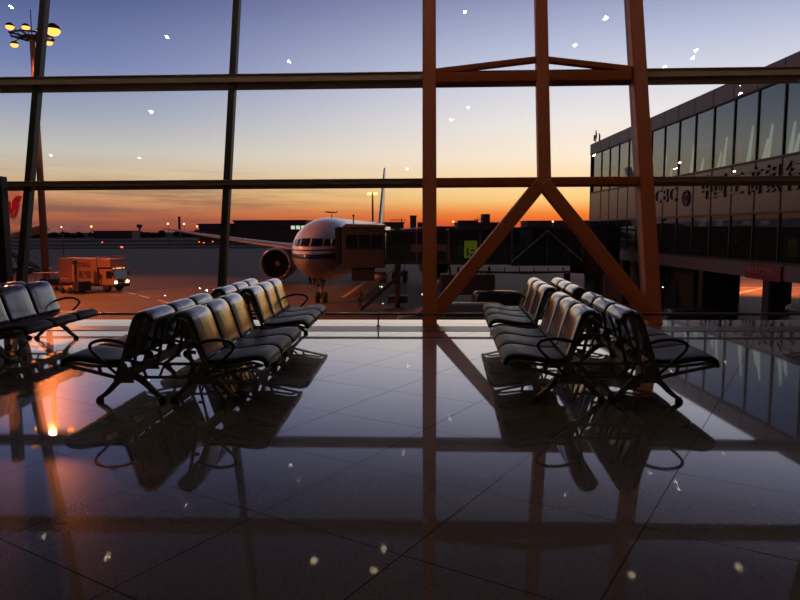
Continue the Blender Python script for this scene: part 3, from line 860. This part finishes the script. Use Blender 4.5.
# lettering on the spandrel
def text_obj(name, s, size, m, parent, mtx, depth=.04):
    cu = D.curves.new(name, 'FONT'); cu.body = s; cu.size = size; cu.extrude = depth; cu.align_x = 'CENTER'; cu.align_y = 'CENTER'
    t = D.objects.new(name, cu); COL.objects.link(t)
    bpy.context.view_layer.update()
    me = D.meshes.new_from_object(t.evaluated_get(bpy.context.evaluated_depsgraph_get()))
    D.objects.remove(t); D.curves.remove(cu)
    me.name = name; me.materials.clear(); me.materials.append(m)
    o = D.objects.new(name, me); COL.objects.link(o)
    o.parent = parent; o.matrix_local = mtx
    return o
# facing -x: text right runs toward the viewer (-y)
FACE = Matrix(((0, 0, -1, 0), (-1, 0, 0, 0), (0, 1, 0, 0), (0, 0, 0, 1)))
def sign_at(px): return WX * F / (px - 400)
for ch, px in (('I', 650.5), ('C', 656.5), ('B', 663.5), ('C', 671.0)):
    text_obj('letter', ch, 1.45, M['letter'], pier, Matrix.Translation(PP(WX - .06, sign_at(px), 3.95)) @ FACE @ Matrix.Diagonal((1.4, 1, 1, 1)))
lg = MB()
yc = sign_at(684)
ringp = [PP(WX - .06, yc + (.50) * math.cos(t * math.pi / 16), 3.62 + .50 * math.sin(t * math.pi / 16)) for t in range(32)]
lg.tube(ringp, .06, 6, closed=True)
for a0, a1, z0, z1 in ((-.32, .32, .26, .38), (-.32, .32, -.38, -.26), (-.22, -.10, -.3, .3), (.10, .22, -.3, .3), (-.32, -.05, -.06, .06), (.05, .32, -.06, .06)):
    lg.box2(PP(WX - .1, yc + a0 * .8, 3.62 + z0 * .8), PP(WX - .03, yc + a1 * .8, 3.62 + z1 * .8))
lg.build('emblem', M['letter_red'], pier)
for ch, px in zip('中国工商银行', (704, 717, 733, 751, 769, 790)):
    text_obj('letter', ch, 1.65, M['letter'], pier, Matrix.Translation(PP(WX - .06, sign_at(px), 4.05)) @ FACE)
# antenna on the roof corner
an = empty('roof_antenna', (WX + .2, 70.2, 10.3), 0, 'small cluster of antennas on the far corner of the pier roof', 'antenna')
MB().tube([(0, 0, 0), (0, 0, 1.3)], .05, 8).build('mast', M['dark'], an)
MB().tube([(.35, 0, 0), (.35, 0, 1.0)], .05, 8).build('mast', M['dark'], an)
for x, z in ((0, .75), (.35, .55), (-.18, .5)):
    MB().box((x, -.1, z), (.16, .1, .6)).build('panel', M['truss'], an, bevel=.02)
# red banner on a dark column
M['banner'] = mat('red_banner', srgb(140, 14, 26), 0.5)
M['banner_ink'] = mat('banner_lettering', srgb(196, 150, 140), 0.6)
bn = empty('banner', (WX - .1, 36.7, -.88), 0, 'dark red banner with a line of pale characters under the pier', 'banner')
MB().box((0, 0, 0), (.06, 3.6, .84)).build('board', M['banner'], bn)
text_obj('lettering', '“安全生产文明施工”', .40, M['banner_ink'], bn, Matrix.Translation((-.045, 0, .06)) @ FACE, .01)

# ------------------------------------------------------------------ floodlight mast
M['mast'] = mat('galvanised_mast', srgb(120, 98, 84), 0.5, 0.4)
M['sodium'] = glow('sodium_lamp', (1.0, 0.33, 0.065, 1), 3.0)
M['sodium_far'] = glow('sodium_lamp_far', (1.0, 0.42, 0.12, 1), 4.0)
MY = 95.0
top = atY(33, 33, MY); base = atZ(44.5, 278, G); base = Vector((top.x, MY, G))
ms = empty('floodlight_mast', base, 0, 'tall tapering floodlight mast with a ring of glowing orange lamps', 'light mast')
H = top.z - G
MB().tube([(0, 0, 0), (0, 0, H)], [.52, .33], 16).build('pole', M['mast'], ms)
MB().tube([(0, 0, H), (0, 0, H + 3.3)], .06, 8).build('lightning_rod', M['dark'], ms)
fr = MB()
for k in range(24):
    a = 2 * math.pi * k / 24; b = 2 * math.pi * (k + 1) / 24
    for r, z in ((2.6, H - .2), (1.5, H - .5)):
        fr.bar((r * math.cos(a), r * math.sin(a), z), (r * math.cos(b), r * math.sin(b), z), .14, .2)
for k in range(8):
    a = 2 * math.pi * k / 8
    fr.bar((0, 0, H - .5), (2.9 * math.cos(a), 2.9 * math.sin(a), H - .2), .16, .22)
fr.build('head_frame', M['dark'], ms)
for px, py, r, up in ((11, 25, .55, 1), (27, 25.5, .5, 1), (54, 29, .95, 1), (15.5, 43, .5, 0), (50, 41, .5, 0), (40, 30, .4, 1)):
    P = atY(px, py, MY - .9) - base
    h_ = MB().lathe([(r * 1.1, P.z + r * .12), (r * .9, P.z + r * .6), (r * .35, P.z + r * .95)], 16, c=(P.x, P.y, 0)).bar((P.x, P.y, P.z + r * .8), (P.x * .55, P.y * .3, H - .3), .1, .1).build('floodlight', M['dark'], ms)
    MB().ball((P.x, P.y, P.z), r, 14, 10, (1, 1, .75)).build('lamp', M['sodium'], h_)

def spot(name, loc, target, power, col, size, blend=.6, rad=.6):
    l = D.lights.new(name, 'SPOT'); l.energy = power; l.color = col; l.spot_size = R(size); l.spot_blend = blend; l.shadow_soft_size = rad
    o = D.objects.new(name, l); COL.objects.link(o); o.location = loc
    o.rotation_euler = (Vector(target) - Vector(loc)).to_track_quat('-Z', 'Y').to_euler()
    return o
SOD = (1.0, 0.25, 0.065)
def apron_flood(loc, target, power, size, label, br):
    t = empty('apron_floodlight', loc, 0, label, 'floodlight')
    MB().box((0, 0, .25), (.9, .6, .5)).bar((0, 0, .45), br, .1, .1).build('housing', M['dark'], t, bevel=.04)
    MB().box((0, .1, -.02), (.7, .4, .03)).build('lamp', M['sodium'], t)
    spot('apron_floodlight_beam', (loc[0], loc[1] + .1, loc[2] - .12), target, power, SOD, size, 1.0, .4)
apron_flood((-19, 16.2, 11.6), (-26, 56, G), 15000, 95, 'orange floodlight on the terminal roof edge, out of sight on the left', (0, -2.0, -.35))
apron_flood((35.8, 66, 9.7), (46, 86, G), 120000, 120, 'orange floodlight behind the pier, out of sight on the right', (-1.797, 0, .1))
om = empty('floodlight_mast', (-64, 48, G), 0, 'floodlight mast on the apron out of sight beyond the left edge', 'light mast')
MB().tube([(0, 0, 0), (0, 0, 29)], [.5, .3], 14).build('pole', M['mast'], om)
MB().box((0, 0, 29), (3.6, .8, .5)).build('head_frame', M['dark'], om)
for x in (-1.4, 0, 1.4): MB().ball((x, -.2, 28.6), .35, 12, 8).build('lamp', M['sodium'], om)
spot('mast_floodlight', (-63, 47, G + 28), (-36, 56, G), 215000, SOD, 62, 1.0)
spot('mast_floodlight', (top.x + .6, MY - 2, top.z - .6), (-42, 72, G), 55000, SOD, 125, 1.0)
spot('mast_floodlight', (top.x - 1.5, MY + 1.5, top.z - .6), (-64, 112, G + 4), 22000, SOD, 70, 1.0)

# ------------------------------------------------------------------ catering truck and ground equipment
M['truck'] = mat('truck_body', srgb(158, 104, 74), 0.5, 0, 0.04, 1)
M['truck_red'] = mat('red_lettering', srgb(130, 10, 14), 0.5)
M['truck_ink'] = mat('dark_lettering', srgb(58, 36, 30), 0.5)
M['headlamp'] = glow('headlamp', (1, 0.72, 0.42, 1), 14.0)
M['marker'] = glow('marker_lamp', (1, 0.45, 0.15, 1), 3.0)
tb = atZ(92, 289, G)
tr = empty('catering_truck', tb, R(-19), 'orange lit box truck with lettering on its side and headlights on, parked on the apron', 'truck')
# local: +x forward, -y is the side toward us
MB().box2((-3.6, -1.2, .95), (2.0, 1.2, 3.75)).build('cargo_box', M['truck'], tr, bevel=.05)
MB().box2((-3.5, -1.0, .6), (4.0, 1.0, .95)).build('chassis', M['dark'], tr)
MB().box2((2.0, -1.15, 2.75), (3.9, 1.15, 3.7)).build('loading_platform', M['truck'], tr, bevel=.04)
pr = MB()
for y in (-1.15, 1.15):
    pr.tube([(2.0, y, 3.7), (2.0, y, 3.95), (3.9, y, 3.95), (3.9, y, 3.7)], .03, 6)
pr.build('platform_rail', M['truck'], tr)
cabp = [(2.2, .75), (4.25, .75), (4.3, 1.45), (4.05, 2.55), (2.2, 2.6)]
cb = MB().prism(cabp, -1.12, 1.12).build('cab', M['truck'], tr, bevel=.06)
MB().add([(4.315, -.98, 1.5), (4.315, .98, 1.5), (4.10, .95, 2.42), (4.10, -.95, 2.42)], [(0, 1, 2, 3)]).build('windscreen', M['cockpit'], cb)
MB().box2((3.2, -1.14, 1.5), (4.0, -1.11, 2.35)).build('side_window', M['cockpit'], cb)
MB().box2((4.28, -.7, 1.05), (4.34, .7, 1.3)).build('front_grille', M['dark'], cb)
MB().box2((4.2, -1.15, .5), (4.42, 1.15, .85)).build('bumper', M['dark'], cb, bevel=.03)
for y in (-.9, .9): MB().box2((4.28, y - .16, .98), (4.40, y + .16, 1.2)).build('headlamp', M['headlamp'], cb)
for y in (-.8, -.3, 0, .3, .8): MB().box((4.0, y, 2.64), (.1, .12, .07)).build('marker_lamp', M['marker'], cb)
for y in (-1.28, 1.28): MB().box((4.2, y, 2.0), (.08, .22, .5)).build('mirror', M['dark'], cb, bevel=.02)
for x in (-2.6, 3.1):
    for y in (-.95, .95):
        MB().lathe([(.25, y - .15), (.5, y - .15), (.52, y), (.5, y + .15), (.25, y + .15)], 18, 'y', (x, 0, .52)).build('wheel', M['tyre'], tr)
SIDE = Matrix(((1, 0, 0, 0), (0, 0, -1, 0), (0, 1, 0, 0), (0, 0, 0, 1)))
text_obj('side_lettering', '航空食品', .62, M['truck_red'], tr, Matrix.Translation((-.1, -1.22, 3.0)) @ SIDE, .01)
text_obj('side_lettering', '配餐', .95, M['truck_ink'], tr, Matrix.Translation((.3, -1.22, 1.85)) @ SIDE, .01)
# scissor lift post / loader in front of the truck
lo = empty('cargo_loader', atZ(76, 291.5, G), R(-30), 'open frame cargo loader with an upright post in front of the truck', 'loader')
MB().box2((-1.7, -.7, .35), (.6, .7, .75)).build('chassis', M['truck'], lo, bevel=.03)
MB().box2((-.1, -.25, .75), (.2, .15, 3.6)).build('upright', M['truck'], lo, bevel=.02)
MB().tube([(.25, -.3, 3.3), (.55, -.35, 3.45), (.6, -.35, 2.4), (.45, -.3, 2.2)], .09, 8).box((.45, -.3, 3.45), (.5, .35, .35)).build('lift_head', M['dark'], lo)
MB().box2((.6, -.8, .3), (1.7, .75, 1.35)).build('engine_box', M['dark'], lo, bevel=.04)
for x in (-1.3, .1):
    for y in (-.75, .75):
        MB().lathe([(.15, y - .1), (.34, y - .1), (.35, y), (.34, y + .1), (.15, y + .1)], 14, 'y', (x, 0, .35)).build('wheel', M['tyre'], lo)
for y in (-.68, .68):
    MB().tube([(-1.65, y, .75), (-1.65, y, 1.6), (-.2, y, 1.6), (-.2, y, .75)], .04, 6).build('guard_rail', M['truck'], lo)
ct = empty('baggage_cart', atZ(52, 288, G), R(-8), 'open frame baggage cart at the tail of the truck', 'baggage cart')
MB().box2((-1.6, -.75, .4), (1.6, .75, .55)).build('deck', M['truck'], ct)
for x in (-1.55, 0, 1.55):
    for y in (-.7, .7): MB().box2((x - .04, y - .04, .55), (x + .04, y + .04, 1.9)).build('post', M['truck'], ct)
MB().box2((-1.65, -.8, 1.9), (1.65, .8, 2.0)).build('roof', M['truck'], ct)
MB().box2((-1.2, -.5, .55), (1.2, .5, 1.3)).build('load', M['dark'], ct, bevel=.1)
for x in (-1.1, 1.1):
    for y in (-.7, .7): MB().lathe([(.1, y - .07), (.2, y - .07), (.2, y + .07), (.1, y + .07)], 12, 'y', (x, 0, .2)).build('wheel', M['tyre'], ct)
# belt loader by the tail of the other jet
bl = empty('belt_loader', atZ(24, 272, G), R(-12), 'dark belt loader with a raised conveyor at the far left', 'belt loader')
MB().box2((-2.2, -.9, .4), (2.6, .9, 1.0)).build('chassis', M['dark'], bl, bevel=.08)
MB().bar((2.6, 0, 1.0), (-3.2, 0, 3.8), 1.0, .3).build('conveyor', M['dark'], bl)
MB().bar((-.5, -.4, .9), (-1.2, -.4, 2.7), .12, .12).bar((-.5, .4, .9), (-1.2, .4, 2.7), .12, .12).build('lift_arm', M['dark'], bl)
for x in (-1.4, 1.8):
    for y in (-.9, .9): MB().lathe([(.15, y - .12), (.42, y - .12), (.42, y + .12), (.15, y + .12)], 14, 'y', (x, 0, .42)).build('wheel', M['tyre'], bl)

# ------------------------------------------------------------------ second jet, tail only in view at the left
ty = 112.0
tp = atY(8, 232, ty)
t2 = empty('airliner', (tp.x, ty, G), R(4), 'white jet with a red emblem on its tail fin at the far left edge', 'airplane')
def TP(px, py): v = atY(px, py, ty); return Vector((v.x - tp.x, v.y - ty, v.z - G))
M['jet_warm'] = mat('white_jet_paint', srgb(220, 206, 196), 0.4, 0, 0.03, .4)
L0 = TP(-60, 231.5); 
rg = []
for x, r, z in ((-24, 2.5, 5.9), (-14, 2.4, 6.0), (-6, 1.9, 6.4), (0, 1.35, 6.8), (4, 1.0, 7.05), (6, .6, 7.25), (7, .2, 7.35)):
    rg.append([Vector((x, r * math.cos(2 * math.pi * k / 28), z + r * .9 * math.sin(2 * math.pi * k / 28))) for k in range(28)])
MB().loft(rg).build('fuselage', M['jet_warm'], t2)
fx = lambda px: TP(px, 200).x
def fin2(z, x0, x1, t): return [Vector((x0 + (x1 - x0) * a, t * b, z)) for a, b in ((0, 0), (.06, .6), (.3, 1), (.7, .6), (1, .05), (.7, -.6), (.3, -1), (.06, -.6))]
fz0 = TP(0, 226).z; fz1 = TP(0, 184.5).z
fn = MB().loft([fin2(fz0 - 1.2, -6.5, 1.6, .3), fin2(fz0, -4.9, 1.9, .28), fin2(fz1, -0.2, 4.0, .14)]).build('fin', M['jet_warm'], t2)
# emblem: two nested hooks and a curl, raised a little off the fin
em = MB()
def hook(pts, w):
    q = catmull([TP(px, py) for px, py in pts], 4)
    q = [Vector((v.x, -.36, v.z)) for v in q]
    for a, b in zip(q[:-1], q[1:]): em.bar(a, b, .05, w, up=(0, 0, 1)) if abs((b - a).z) < abs((b - a).x) else em.bar(a, b, w, .05, up=(0, 1, 0))
hook([(10.8, 200), (11.2, 207), (12.8, 212.5), (15.2, 214.3), (17.2, 211), (18.8, 206), (19.8, 203)], .42)
hook([(13.0, 211), (14.2, 206), (14.6, 201), (16.2, 197.5), (19, 195.8), (22.6, 195.6)], .42)
hook([(16.2, 208), (17.0, 203.5), (18.6, 200), (21.2, 198.2)], .36)
em.build('emblem', M['phoenix'], fn)
for sy in (-1, 1):
    pts = [(1.0, .8), (5.4, .8), (9.8, 7.5), (8.4, 7.5)] if sy < 0 else [(1.0, .8), (5.4, .8), (9.5, 8.5), (8.0, 8.5)]
    m = MB()
    zr, zt = (6.55, 7.7)
    vs = []
    for dz in (-.10, .10):
        for j, (x, y) in enumerate(pts): vs.append(Vector((x, sy * y, (zr if j < 2 else zt) + dz * (1.6 if j < 2 else .6))))
    m.add(vs, [(3, 2, 1, 0), (4, 5, 6, 7), (0, 1, 5, 4), (1, 2, 6, 5), (2, 3, 7, 6), (3, 0, 4, 7)]).build('tailplane', M['jet_warm'], t2, bevel=.03)

# ------------------------------------------------------------------ person on the apron
M['hivis'] = mat('dark_work_clothes', srgb(46, 42, 40), 0.8)
M['vest'] = mat('work_vest', srgb(120, 84, 40), 0.8)
M['skin'] = mat('skin', srgb(150, 108, 86), 0.6)
def person(loc, rz, label):
    root = empty('person', loc, rz, label, 'person')
    J = [('pelvis', (0, 0, .95), .15), ('waist', (0, .01, 1.1), .135), ('chest', (0, .0, 1.32), .165), ('neck', (0, 0, 1.5), .06), ('head', (0, -.02, 1.62), .095), ('crown', (0, -.01, 1.71), .08),
         ('hipL', (-.1, 0, .9), .095), ('kneeL', (-.11, -.06, .5), .065), ('ankL', (-.12, .04, .09), .045), ('toeL', (-.13, -.12, .04), .04),
         ('hipR', (.1, 0, .9), .095), ('kneeR', (.11, .02, .5), .065), ('ankR', (.12, .10, .09), .045), ('toeR', (.13, -.06, .04), .04),
         ('shL', (-.19, 0, 1.42), .065), ('elL', (-.27, .03, 1.14), .047), ('wrL', (-.24, -.10, .92), .034), ('haL', (-.23, -.14, .83), .036),
         ('shR', (.19, 0, 1.42), .065), ('elR', (.27, .05, 1.14), .047), ('wrR', (.26, -.04, .90), .034), ('haR', (.26, -.07, .81), .036)]
    idx = {n: i for i, (n, _, _) in enumerate(J)}
    E_ = [('pelvis', 'waist'), ('waist', 'chest'), ('chest', 'neck'), ('neck', 'head'), ('head', 'crown'), ('pelvis', 'hipL'), ('hipL', 'kneeL'), ('kneeL', 'ankL'), ('ankL', 'toeL'),
          ('pelvis', 'hipR'), ('hipR', 'kneeR'), ('kneeR', 'ankR'), ('ankR', 'toeR'), ('chest', 'shL'), ('shL', 'elL'), ('elL', 'wrL'), ('wrL', 'haL'), ('chest', 'shR'), ('shR', 'elR'), ('elR', 'wrR'), ('wrR', 'haR')]
    me = D.meshes.new('body'); me.from_pydata([p for _, p, _ in J], [(idx[a], idx[b]) for a, b in E_], [])
    o = D.objects.new('body', me); COL.objects.link(o); o.parent = root; me.materials.append(M['hivis'])
    sk = o.modifiers.new('skin', 'SKIN')
    if not me.skin_vertices: me.skin_vertices.new() if hasattr(me.skin_vertices, 'new') else None
    if not me.skin_vertices:
        bpy.context.view_layer.objects.active = o
        bpy.ops.object.select_all(action='DESELECT'); o.select_set(True)
        bpy.ops.mesh.customdata_skin_add()
    for i, (_, _, r) in enumerate(J):
        me.skin_vertices[0].data[i].radius = (r, r)
    me.skin_vertices[0].data[0].use_root = True
    s2 = o.modifiers.new('sub', 'SUBSURF'); s2.levels = 2; s2.render_levels = 2
    rg = []
    for z, rx, ry in ((1.02, .185, .145), (1.12, .175, .14), (1.3, .21, .165), (1.42, .19, .13), (1.47, .11, .09)):
        rg.append([Vector((rx * math.cos(2 * math.pi * k / 18), ry * math.sin(2 * math.pi * k / 18), z)) for k in range(18)])
    MB().loft(rg, True, False).build('vest', M['vest'], root)
    MB().ball((0, -.02, 1.64), .108, 14, 10, (.9, 1.02, 1.12)).build('face', M['skin'], root)
    MB().ball((0, .0, 1.69), .118, 14, 10, (.95, 1.05, .8)).build('cap', M['hivis'], root)
    return root
person(atZ(360, 309.5, G), R(25), 'person in dark work clothes and vest standing on the apron by the jet')

# ------------------------------------------------------------------ vehicles near the terminal
M['car_pale'] = mat('pale_car_paint', srgb(176, 160, 142), 0.35, 0.2, coat=.5)
M['car_dark'] = mat('dark_car_paint', srgb(70, 62, 60), 0.3, 0.2, coat=.5)
def van(loc, rz, prof, halfw, wheels, paint, name, label, cat, win):
    root = empty(name, loc, rz, label, cat)
    q = [(v.x, v.z) for v in catmull([(x, 0, z) for x, z in prof], 3)]
    n = len(q); m = MB()
    rgs = []
    for y, k in ((-halfw, .93), (-halfw * .9, .985), (-halfw * .6, 1), (halfw * .6, 1), (halfw * .9, .985), (halfw, .93)):
        zc = .35
        rgs.append([Vector((x * (1 - (1 - k) * .3), y, zc + (z - zc) * k)) for x, z in q])
    m.loft(rgs, True, True).build('body', paint, root)
    for (x0, z0, x1, z1, x2, z2, x3, z3) in win:
        for y in (-halfw - .005, halfw + .005):
            MB().add([(x0, y, z0), (x1, y, z1), (x2, y * .985, z2), (x3, y * .985, z3)], [(0, 1, 2, 3)]).build('side_window', M['cockpit'], root)
    for x in wheels:
        for y in (-halfw + .1, halfw - .1):
            MB().lathe([(.12, y - .11), (.33, y - .11), (.34, y), (.33, y + .11), (.12, y + .11)], 16, 'y', (x, 0, .34)).build('wheel', M['tyre'], root)
    return root
VAN = [(-2.4, .4), (-2.42, 1.2), (-2.3, 2.05), (-1.5, 2.2), (.6, 2.18), (1.2, 2.0), (1.8, 1.35), (2.4, 1.15), (2.5, .8), (2.45, .4)]
VW = [(-2.1, 1.3, -.7, 1.3, -.7, 1.95, -2.05, 1.92), (-.55, 1.3, .3, 1.3, .3, 1.95, -.55, 1.95), (.45, 1.3, 1.55, 1.3, 1.05, 1.92, .45, 1.95)]
CAR = [(-2.2, .35), (-2.2, .85), (-1.7, .98), (-1.1, 1.42), (-.2, 1.5), (.5, 1.42), (1.1, .98), (2.0, .82), (2.15, .6), (2.1, .35)]
CW = [(-1.4, .98, -.4, .98, -.4, 1.38, -1.0, 1.36), (-.3, .98, .75, .98, .4, 1.34, -.3, 1.38)]
def vp(px, Y): v = atY(px, 300, Y); return (v.x, Y, G)
van(vp(452, 45), R(178), [(x * 1.5, z * .86) for x, z in VAN], 1.0, (-1.5, 1.5), M['car_pale'], 'van', 'pale van with a sloping nose between the orange column and the right seats', 'van', [tuple(v * (.86 if i % 2 else 1.5) for i, v in enumerate(w)) for w in VW])
van(vp(505, 50.5), R(5), VAN, 1.0, (-1.5, 1.5), M['car_dark'], 'van', 'dark van behind the pale van under the boarding bridge', 'van', VW)
van(vp(684, 40.5), R(172), [(x * .8, z * .9) for x, z in VAN], .95, (-1.2, 1.2), M['car_dark'], 'van', 'dark van parked in shadow below the pier', 'van', [tuple(v * (.9 if i % 2 else .8) for i, v in enumerate(w)) for w in VW])
van(vp(752, 35.0), R(178), [(x * .95, z * 1.25) for x, z in CAR], .9, (-1.35, 1.35), M['car_dark'], 'car', 'dark car parked below the red banner', 'car', [tuple(v * (1.25 if i % 2 else .95) for i, v in enumerate(w)) for w in CW])
# stand bollard with an orange light
bo = empty('beacon_post', vp(423, 50), 0, 'low post with an orange lamp beside the pale van', 'beacon')
MB().tube([(0, 0, 0), (0, 0, 1.9)], .05, 8).build('post', M['dark'], bo)
MB().ball((0, 0, 2.0), .1).build('lamp', M['sodium_far'], bo)

# ------------------------------------------------------------------ far field
M['far_dark'] = mat('far_building_wall', srgb(98, 76, 70), 0.8, 0, .1, .05)
M['far_roof'] = mat('far_building_roof', srgb(84, 68, 64), 0.7)
M['far_win'] = mat('far_building_window', srgb(60, 58, 62), 0.2)
M['lit_win'] = glow('far_lit_window', (0.85, 0.9, 0.75, 1), 0.8)
M['trees'] = mat('tree_foliage', (0.012, 0.011, 0.008, 1), 0.95, 0, .3, .2)
M['runway_red'] = glow('red_taxiway_light', (1, 0.10, 0.03, 1), 3.0)
M['runway_white'] = glow('pale_taxiway_light', (1, 0.85, 0.6, 1), 1.2)
# distant tree line
random.seed(3)
tm = MB()
for i in range(420):
    x = -700 + i * 3.4 + random.uniform(-2, 2); y = 800 + random.uniform(-60, 60)
    hgt = random.uniform(4.5, 8.5) + 1.5 * math.sin(i * .05)
    tm.ball((x, y, G + hgt * .5), 1, 7, 5, (random.uniform(3, 6), random.uniform(3, 5), hgt * .52))
tag(tm.build('tree_line', M['trees']), 'dark line of distant trees along the horizon', 'trees', kind='stuff')
def block(name, px0, px1, py, Y, depth, label, cat='building', wins=0, lit=(), roofh=.8, extra=()):
    a = atY(px0, py, Y); b = atY(px1, py, Y)
    root = empty(name, ((a.x + b.x) / 2, Y + depth / 2, G), 0, label, cat)
    w = b.x - a.x; h = a.z - G
    MB().box2((-w / 2, -depth / 2, -.5), (w / 2, depth / 2, h - roofh)).build('wall', M['far_dark'], root)
    MB().box2((-w / 2 - .6, -depth / 2 - .6, h - roofh), (w / 2 + .6, depth / 2 + .6, h)).build('roof', M['far_roof'], root)
    for i in range(wins):
        x = -w / 2 + w * (i + .5) / wins
        m_ = M['lit_win'] if i in lit else M['far_win']
        MB().box2((x - w / wins * .38, -depth / 2 - .1, h * .58), (x + w / wins * .38, -depth / 2, h * .58 + h * .16)).build('window', m_, root)
    for (fx0, fx1, hh) in extra:
        MB().box2((-w / 2 + w * fx0, -depth / 4, h - .1), (-w / 2 + w * fx1, depth / 4, h + hh)).build('roof_house', M['far_roof'], root)
    return root
block('distant_terminal', 234, 306, 219.5, 400, 40, 'long dark distant terminal with lit windows, behind the nose of the jet', wins=14, lit=(11, 12, 13))
block('distant_terminal', 199, 234, 222.8, 405, 30, 'low dark distant building adjoining the long terminal on its left', wins=6)
block('distant_building', 94, 132, 229.5, 620, 18, 'low pale shed before the far trees at left', wins=0)
block('distant_building', 385, 404, 222.0, 420, 20, 'dark far building just right of the tail of the jet', wins=3, lit=(0,))
block('distant_building', 458, 500, 222.6, 520, 30, 'far stepped building behind the boarding bridge, left of the brace point', wins=6, extra=((.05, .5, 1.6), (.63, .80, 6.5)))
block('distant_building', 528, 600, 221.2, 520, 30, 'long flat far building under the brace point at right', wins=6)
block('distant_building', 430, 462, 226.5, 560, 30, 'low far building behind the boarding bridge beside the orange column', wins=4)
# towers
tw = empty('control_tower', (atY(140, 230, 700).x, 700, G), 0, 'tiny far control tower with a wide cab above the trees', 'tower')
MB().lathe([(1.2, 0), (.9, 10.0)], 14).build('shaft', M['far_dark'], tw)
MB().lathe([(1.2, 9.8), (2.8, 11.4), (2.8, 13.2), (2.0, 13.8)], 14).build('cab', M['far_dark'], tw)
ch = empty('chimney', (atY(180, 230, 600).x, 600, G), 0, 'pale slab tower far away, left of the long terminal', 'tower')
MB().box2((-.8, -1, 0), (.8, 1, 19)).build('shaft', M['far_dark'], ch)
MB().box2((-1, -1.2, 19), (1, 1.2, 19.6)).build('cap', M['far_dark'], ch)
wt = empty('water_tower', (atY(413.5, 230, 300).x, 300, G), 0, 'dark square tower left of the orange column on the skyline', 'tower')
MB().box2((-1.35, -1.4, 0), (1.35, 1.4, 12.6)).build('shaft', M['far_dark'], wt)
MB().box2((-1.6, -1.6, 12.6), (1.6, 1.6, 13.2)).build('cap', M['far_roof'], wt)
MB().box2((1.9, -1, 0), (4.4, 1, 10.2)).build('annex', M['far_dark'], wt)
# cranes
for px, Y, s, lab in ((402, 500, 1, 'thin far crane right of the jet tail'), (478, 500, -1, 'thin far crane above the stepped building')):
    c = empty('crane', (atY(px, 230, Y).x, Y, G), 0, lab, 'crane')
    MB().box2((-.35, -.35, 0), (.35, .35, 14.5)).build('crane_mast', M['dark'], c)
    MB().bar((-s * 9, 0, 14.2), (s * 3, 0, 14.2), .35, .45).build('jib', M['dark'], c)
    MB().bar((0, 0, 16), (-s * 7, 0, 14.3), .12, .12).bar((0, 0, 14), (0, 0, 16), .3, .3).build('tie', M['dark'], c)
# far lamp posts
lamps = [(92, 225.2, 330, 'far street lamp glowing alone left of the control tower'), (168.5, 222.8, 330, 'far orange lamp over the tip of the left wing'), (184.5, 223, 360, 'far orange lamp beside the pale slab tower'),
         (197.5, 225.6, 330, 'far orange lamp next to the low distant building'), (453.5, 222, 300, 'far white lamp between the orange column and the brace'), (553, 222.2, 330, 'far yellow lamp on the skyline below the brace point'),
         (62.5, 225.5, 200, 'orange lamp beside the tailplane of the left jet')]
for px, py, Y, lab in lamps:
    t = atY(px, py, Y)
    rt = empty('lamp_post', (t.x, Y, G), 0, lab, 'lamp post')
    h = t.z - G; r = .0021 * Y * (.55 if py > 225.3 else .68)
    MB().tube([(0, 0, 0), (0, 0, h + .5)], .12, 8).build('pole', M['mast'], rt)
    MB().ball((0, -.4, h), r, 10, 8).build('lamp', M['sodium_far'], rt)
# twin headed mast by the tail of the jet
t = atY(373, 193.5, 170)
tm_ = empty('light_mast', (t.x, 170, G), 0, 'slender mast with a bright double lamp left of the jet tail fin', 'light mast')
h = t.z - G
MB().tube([(0, 0, 0), (0, 0, h)], [.35, .2], 10).build('pole', M['mast'], tm_)
MB().bar((-1.3, 0, h), (1.3, 0, h), .15, .15).build('crossarm', M['dark'], tm_)
for x in (-.8, .8): MB().ball((x, -.3, h - .05), .62, 12, 8, (1, .7, .55)).build('lamp', M['sodium_far'], tm_)
# taxiway lights
for n_, (px, py) in enumerate(((102.5, 241.8), (122, 247.3), (199.5, 242), (213, 241.6), (204, 242.6), (49.5, 267.5), (60, 234.2))):
    p = atZ(px, py, G)
    l = empty('taxiway_light', p, 0, 'small red ground light glowing on the dark apron left of the jet', 'ground light', 'red taxiway lights')
    r = .0021 * p.y * (1.0 if n_ == 1 else .6)
    MB().lathe([(r * .9, 0), (r * .7, r * .4)], 10).build('base', M['dark'], l)
    MB().ball((0, 0, r * .9), r, 10, 6, (1, 1, .7)).build('lens', M['runway_red'], l)
# aircraft climbing away
fp = atY(331, 212, 900)
fa = empty('airliner', fp, 0, 'tiny dark airplane climbing in the orange sky above the jet nose', 'airplane')
rg = []
for x, r in ((-16, .3), (-14, 1.2), (-10, 1.7), (8, 1.7), (14, 1.0), (17, .3)):
    rg.append([Vector((x, r * math.cos(2 * math.pi * k / 12), r * math.sin(2 * math.pi * k / 12))) for k in range(12)])
MB().loft(rg).build('fuselage', M['dark'], fa)
MB().prism([(14, 1), (17, 1), (19, 6), (17, 6)], -.2, .2).build('fin', M['dark'], fa)
for s in (-1, 1):
    MB().add([(-4, 0, -.6), (3, 0, -.6), (7, s * 15, 1.2), (5, s * 15, 1.2), (-4, 0, -.2), (3, 0, -.2), (7, s * 15, 1.4), (5, s * 15, 1.4)], [(0, 1, 2, 3), (4, 7, 6, 5), (0, 4, 5, 1), (1, 5, 6, 2), (2, 6, 7, 3), (3, 7, 4, 0)]).build('wing', M['dark'], fa)
fa.rotation_euler = (0, R(4), 0); fa.scale = (.5, .5, .5)
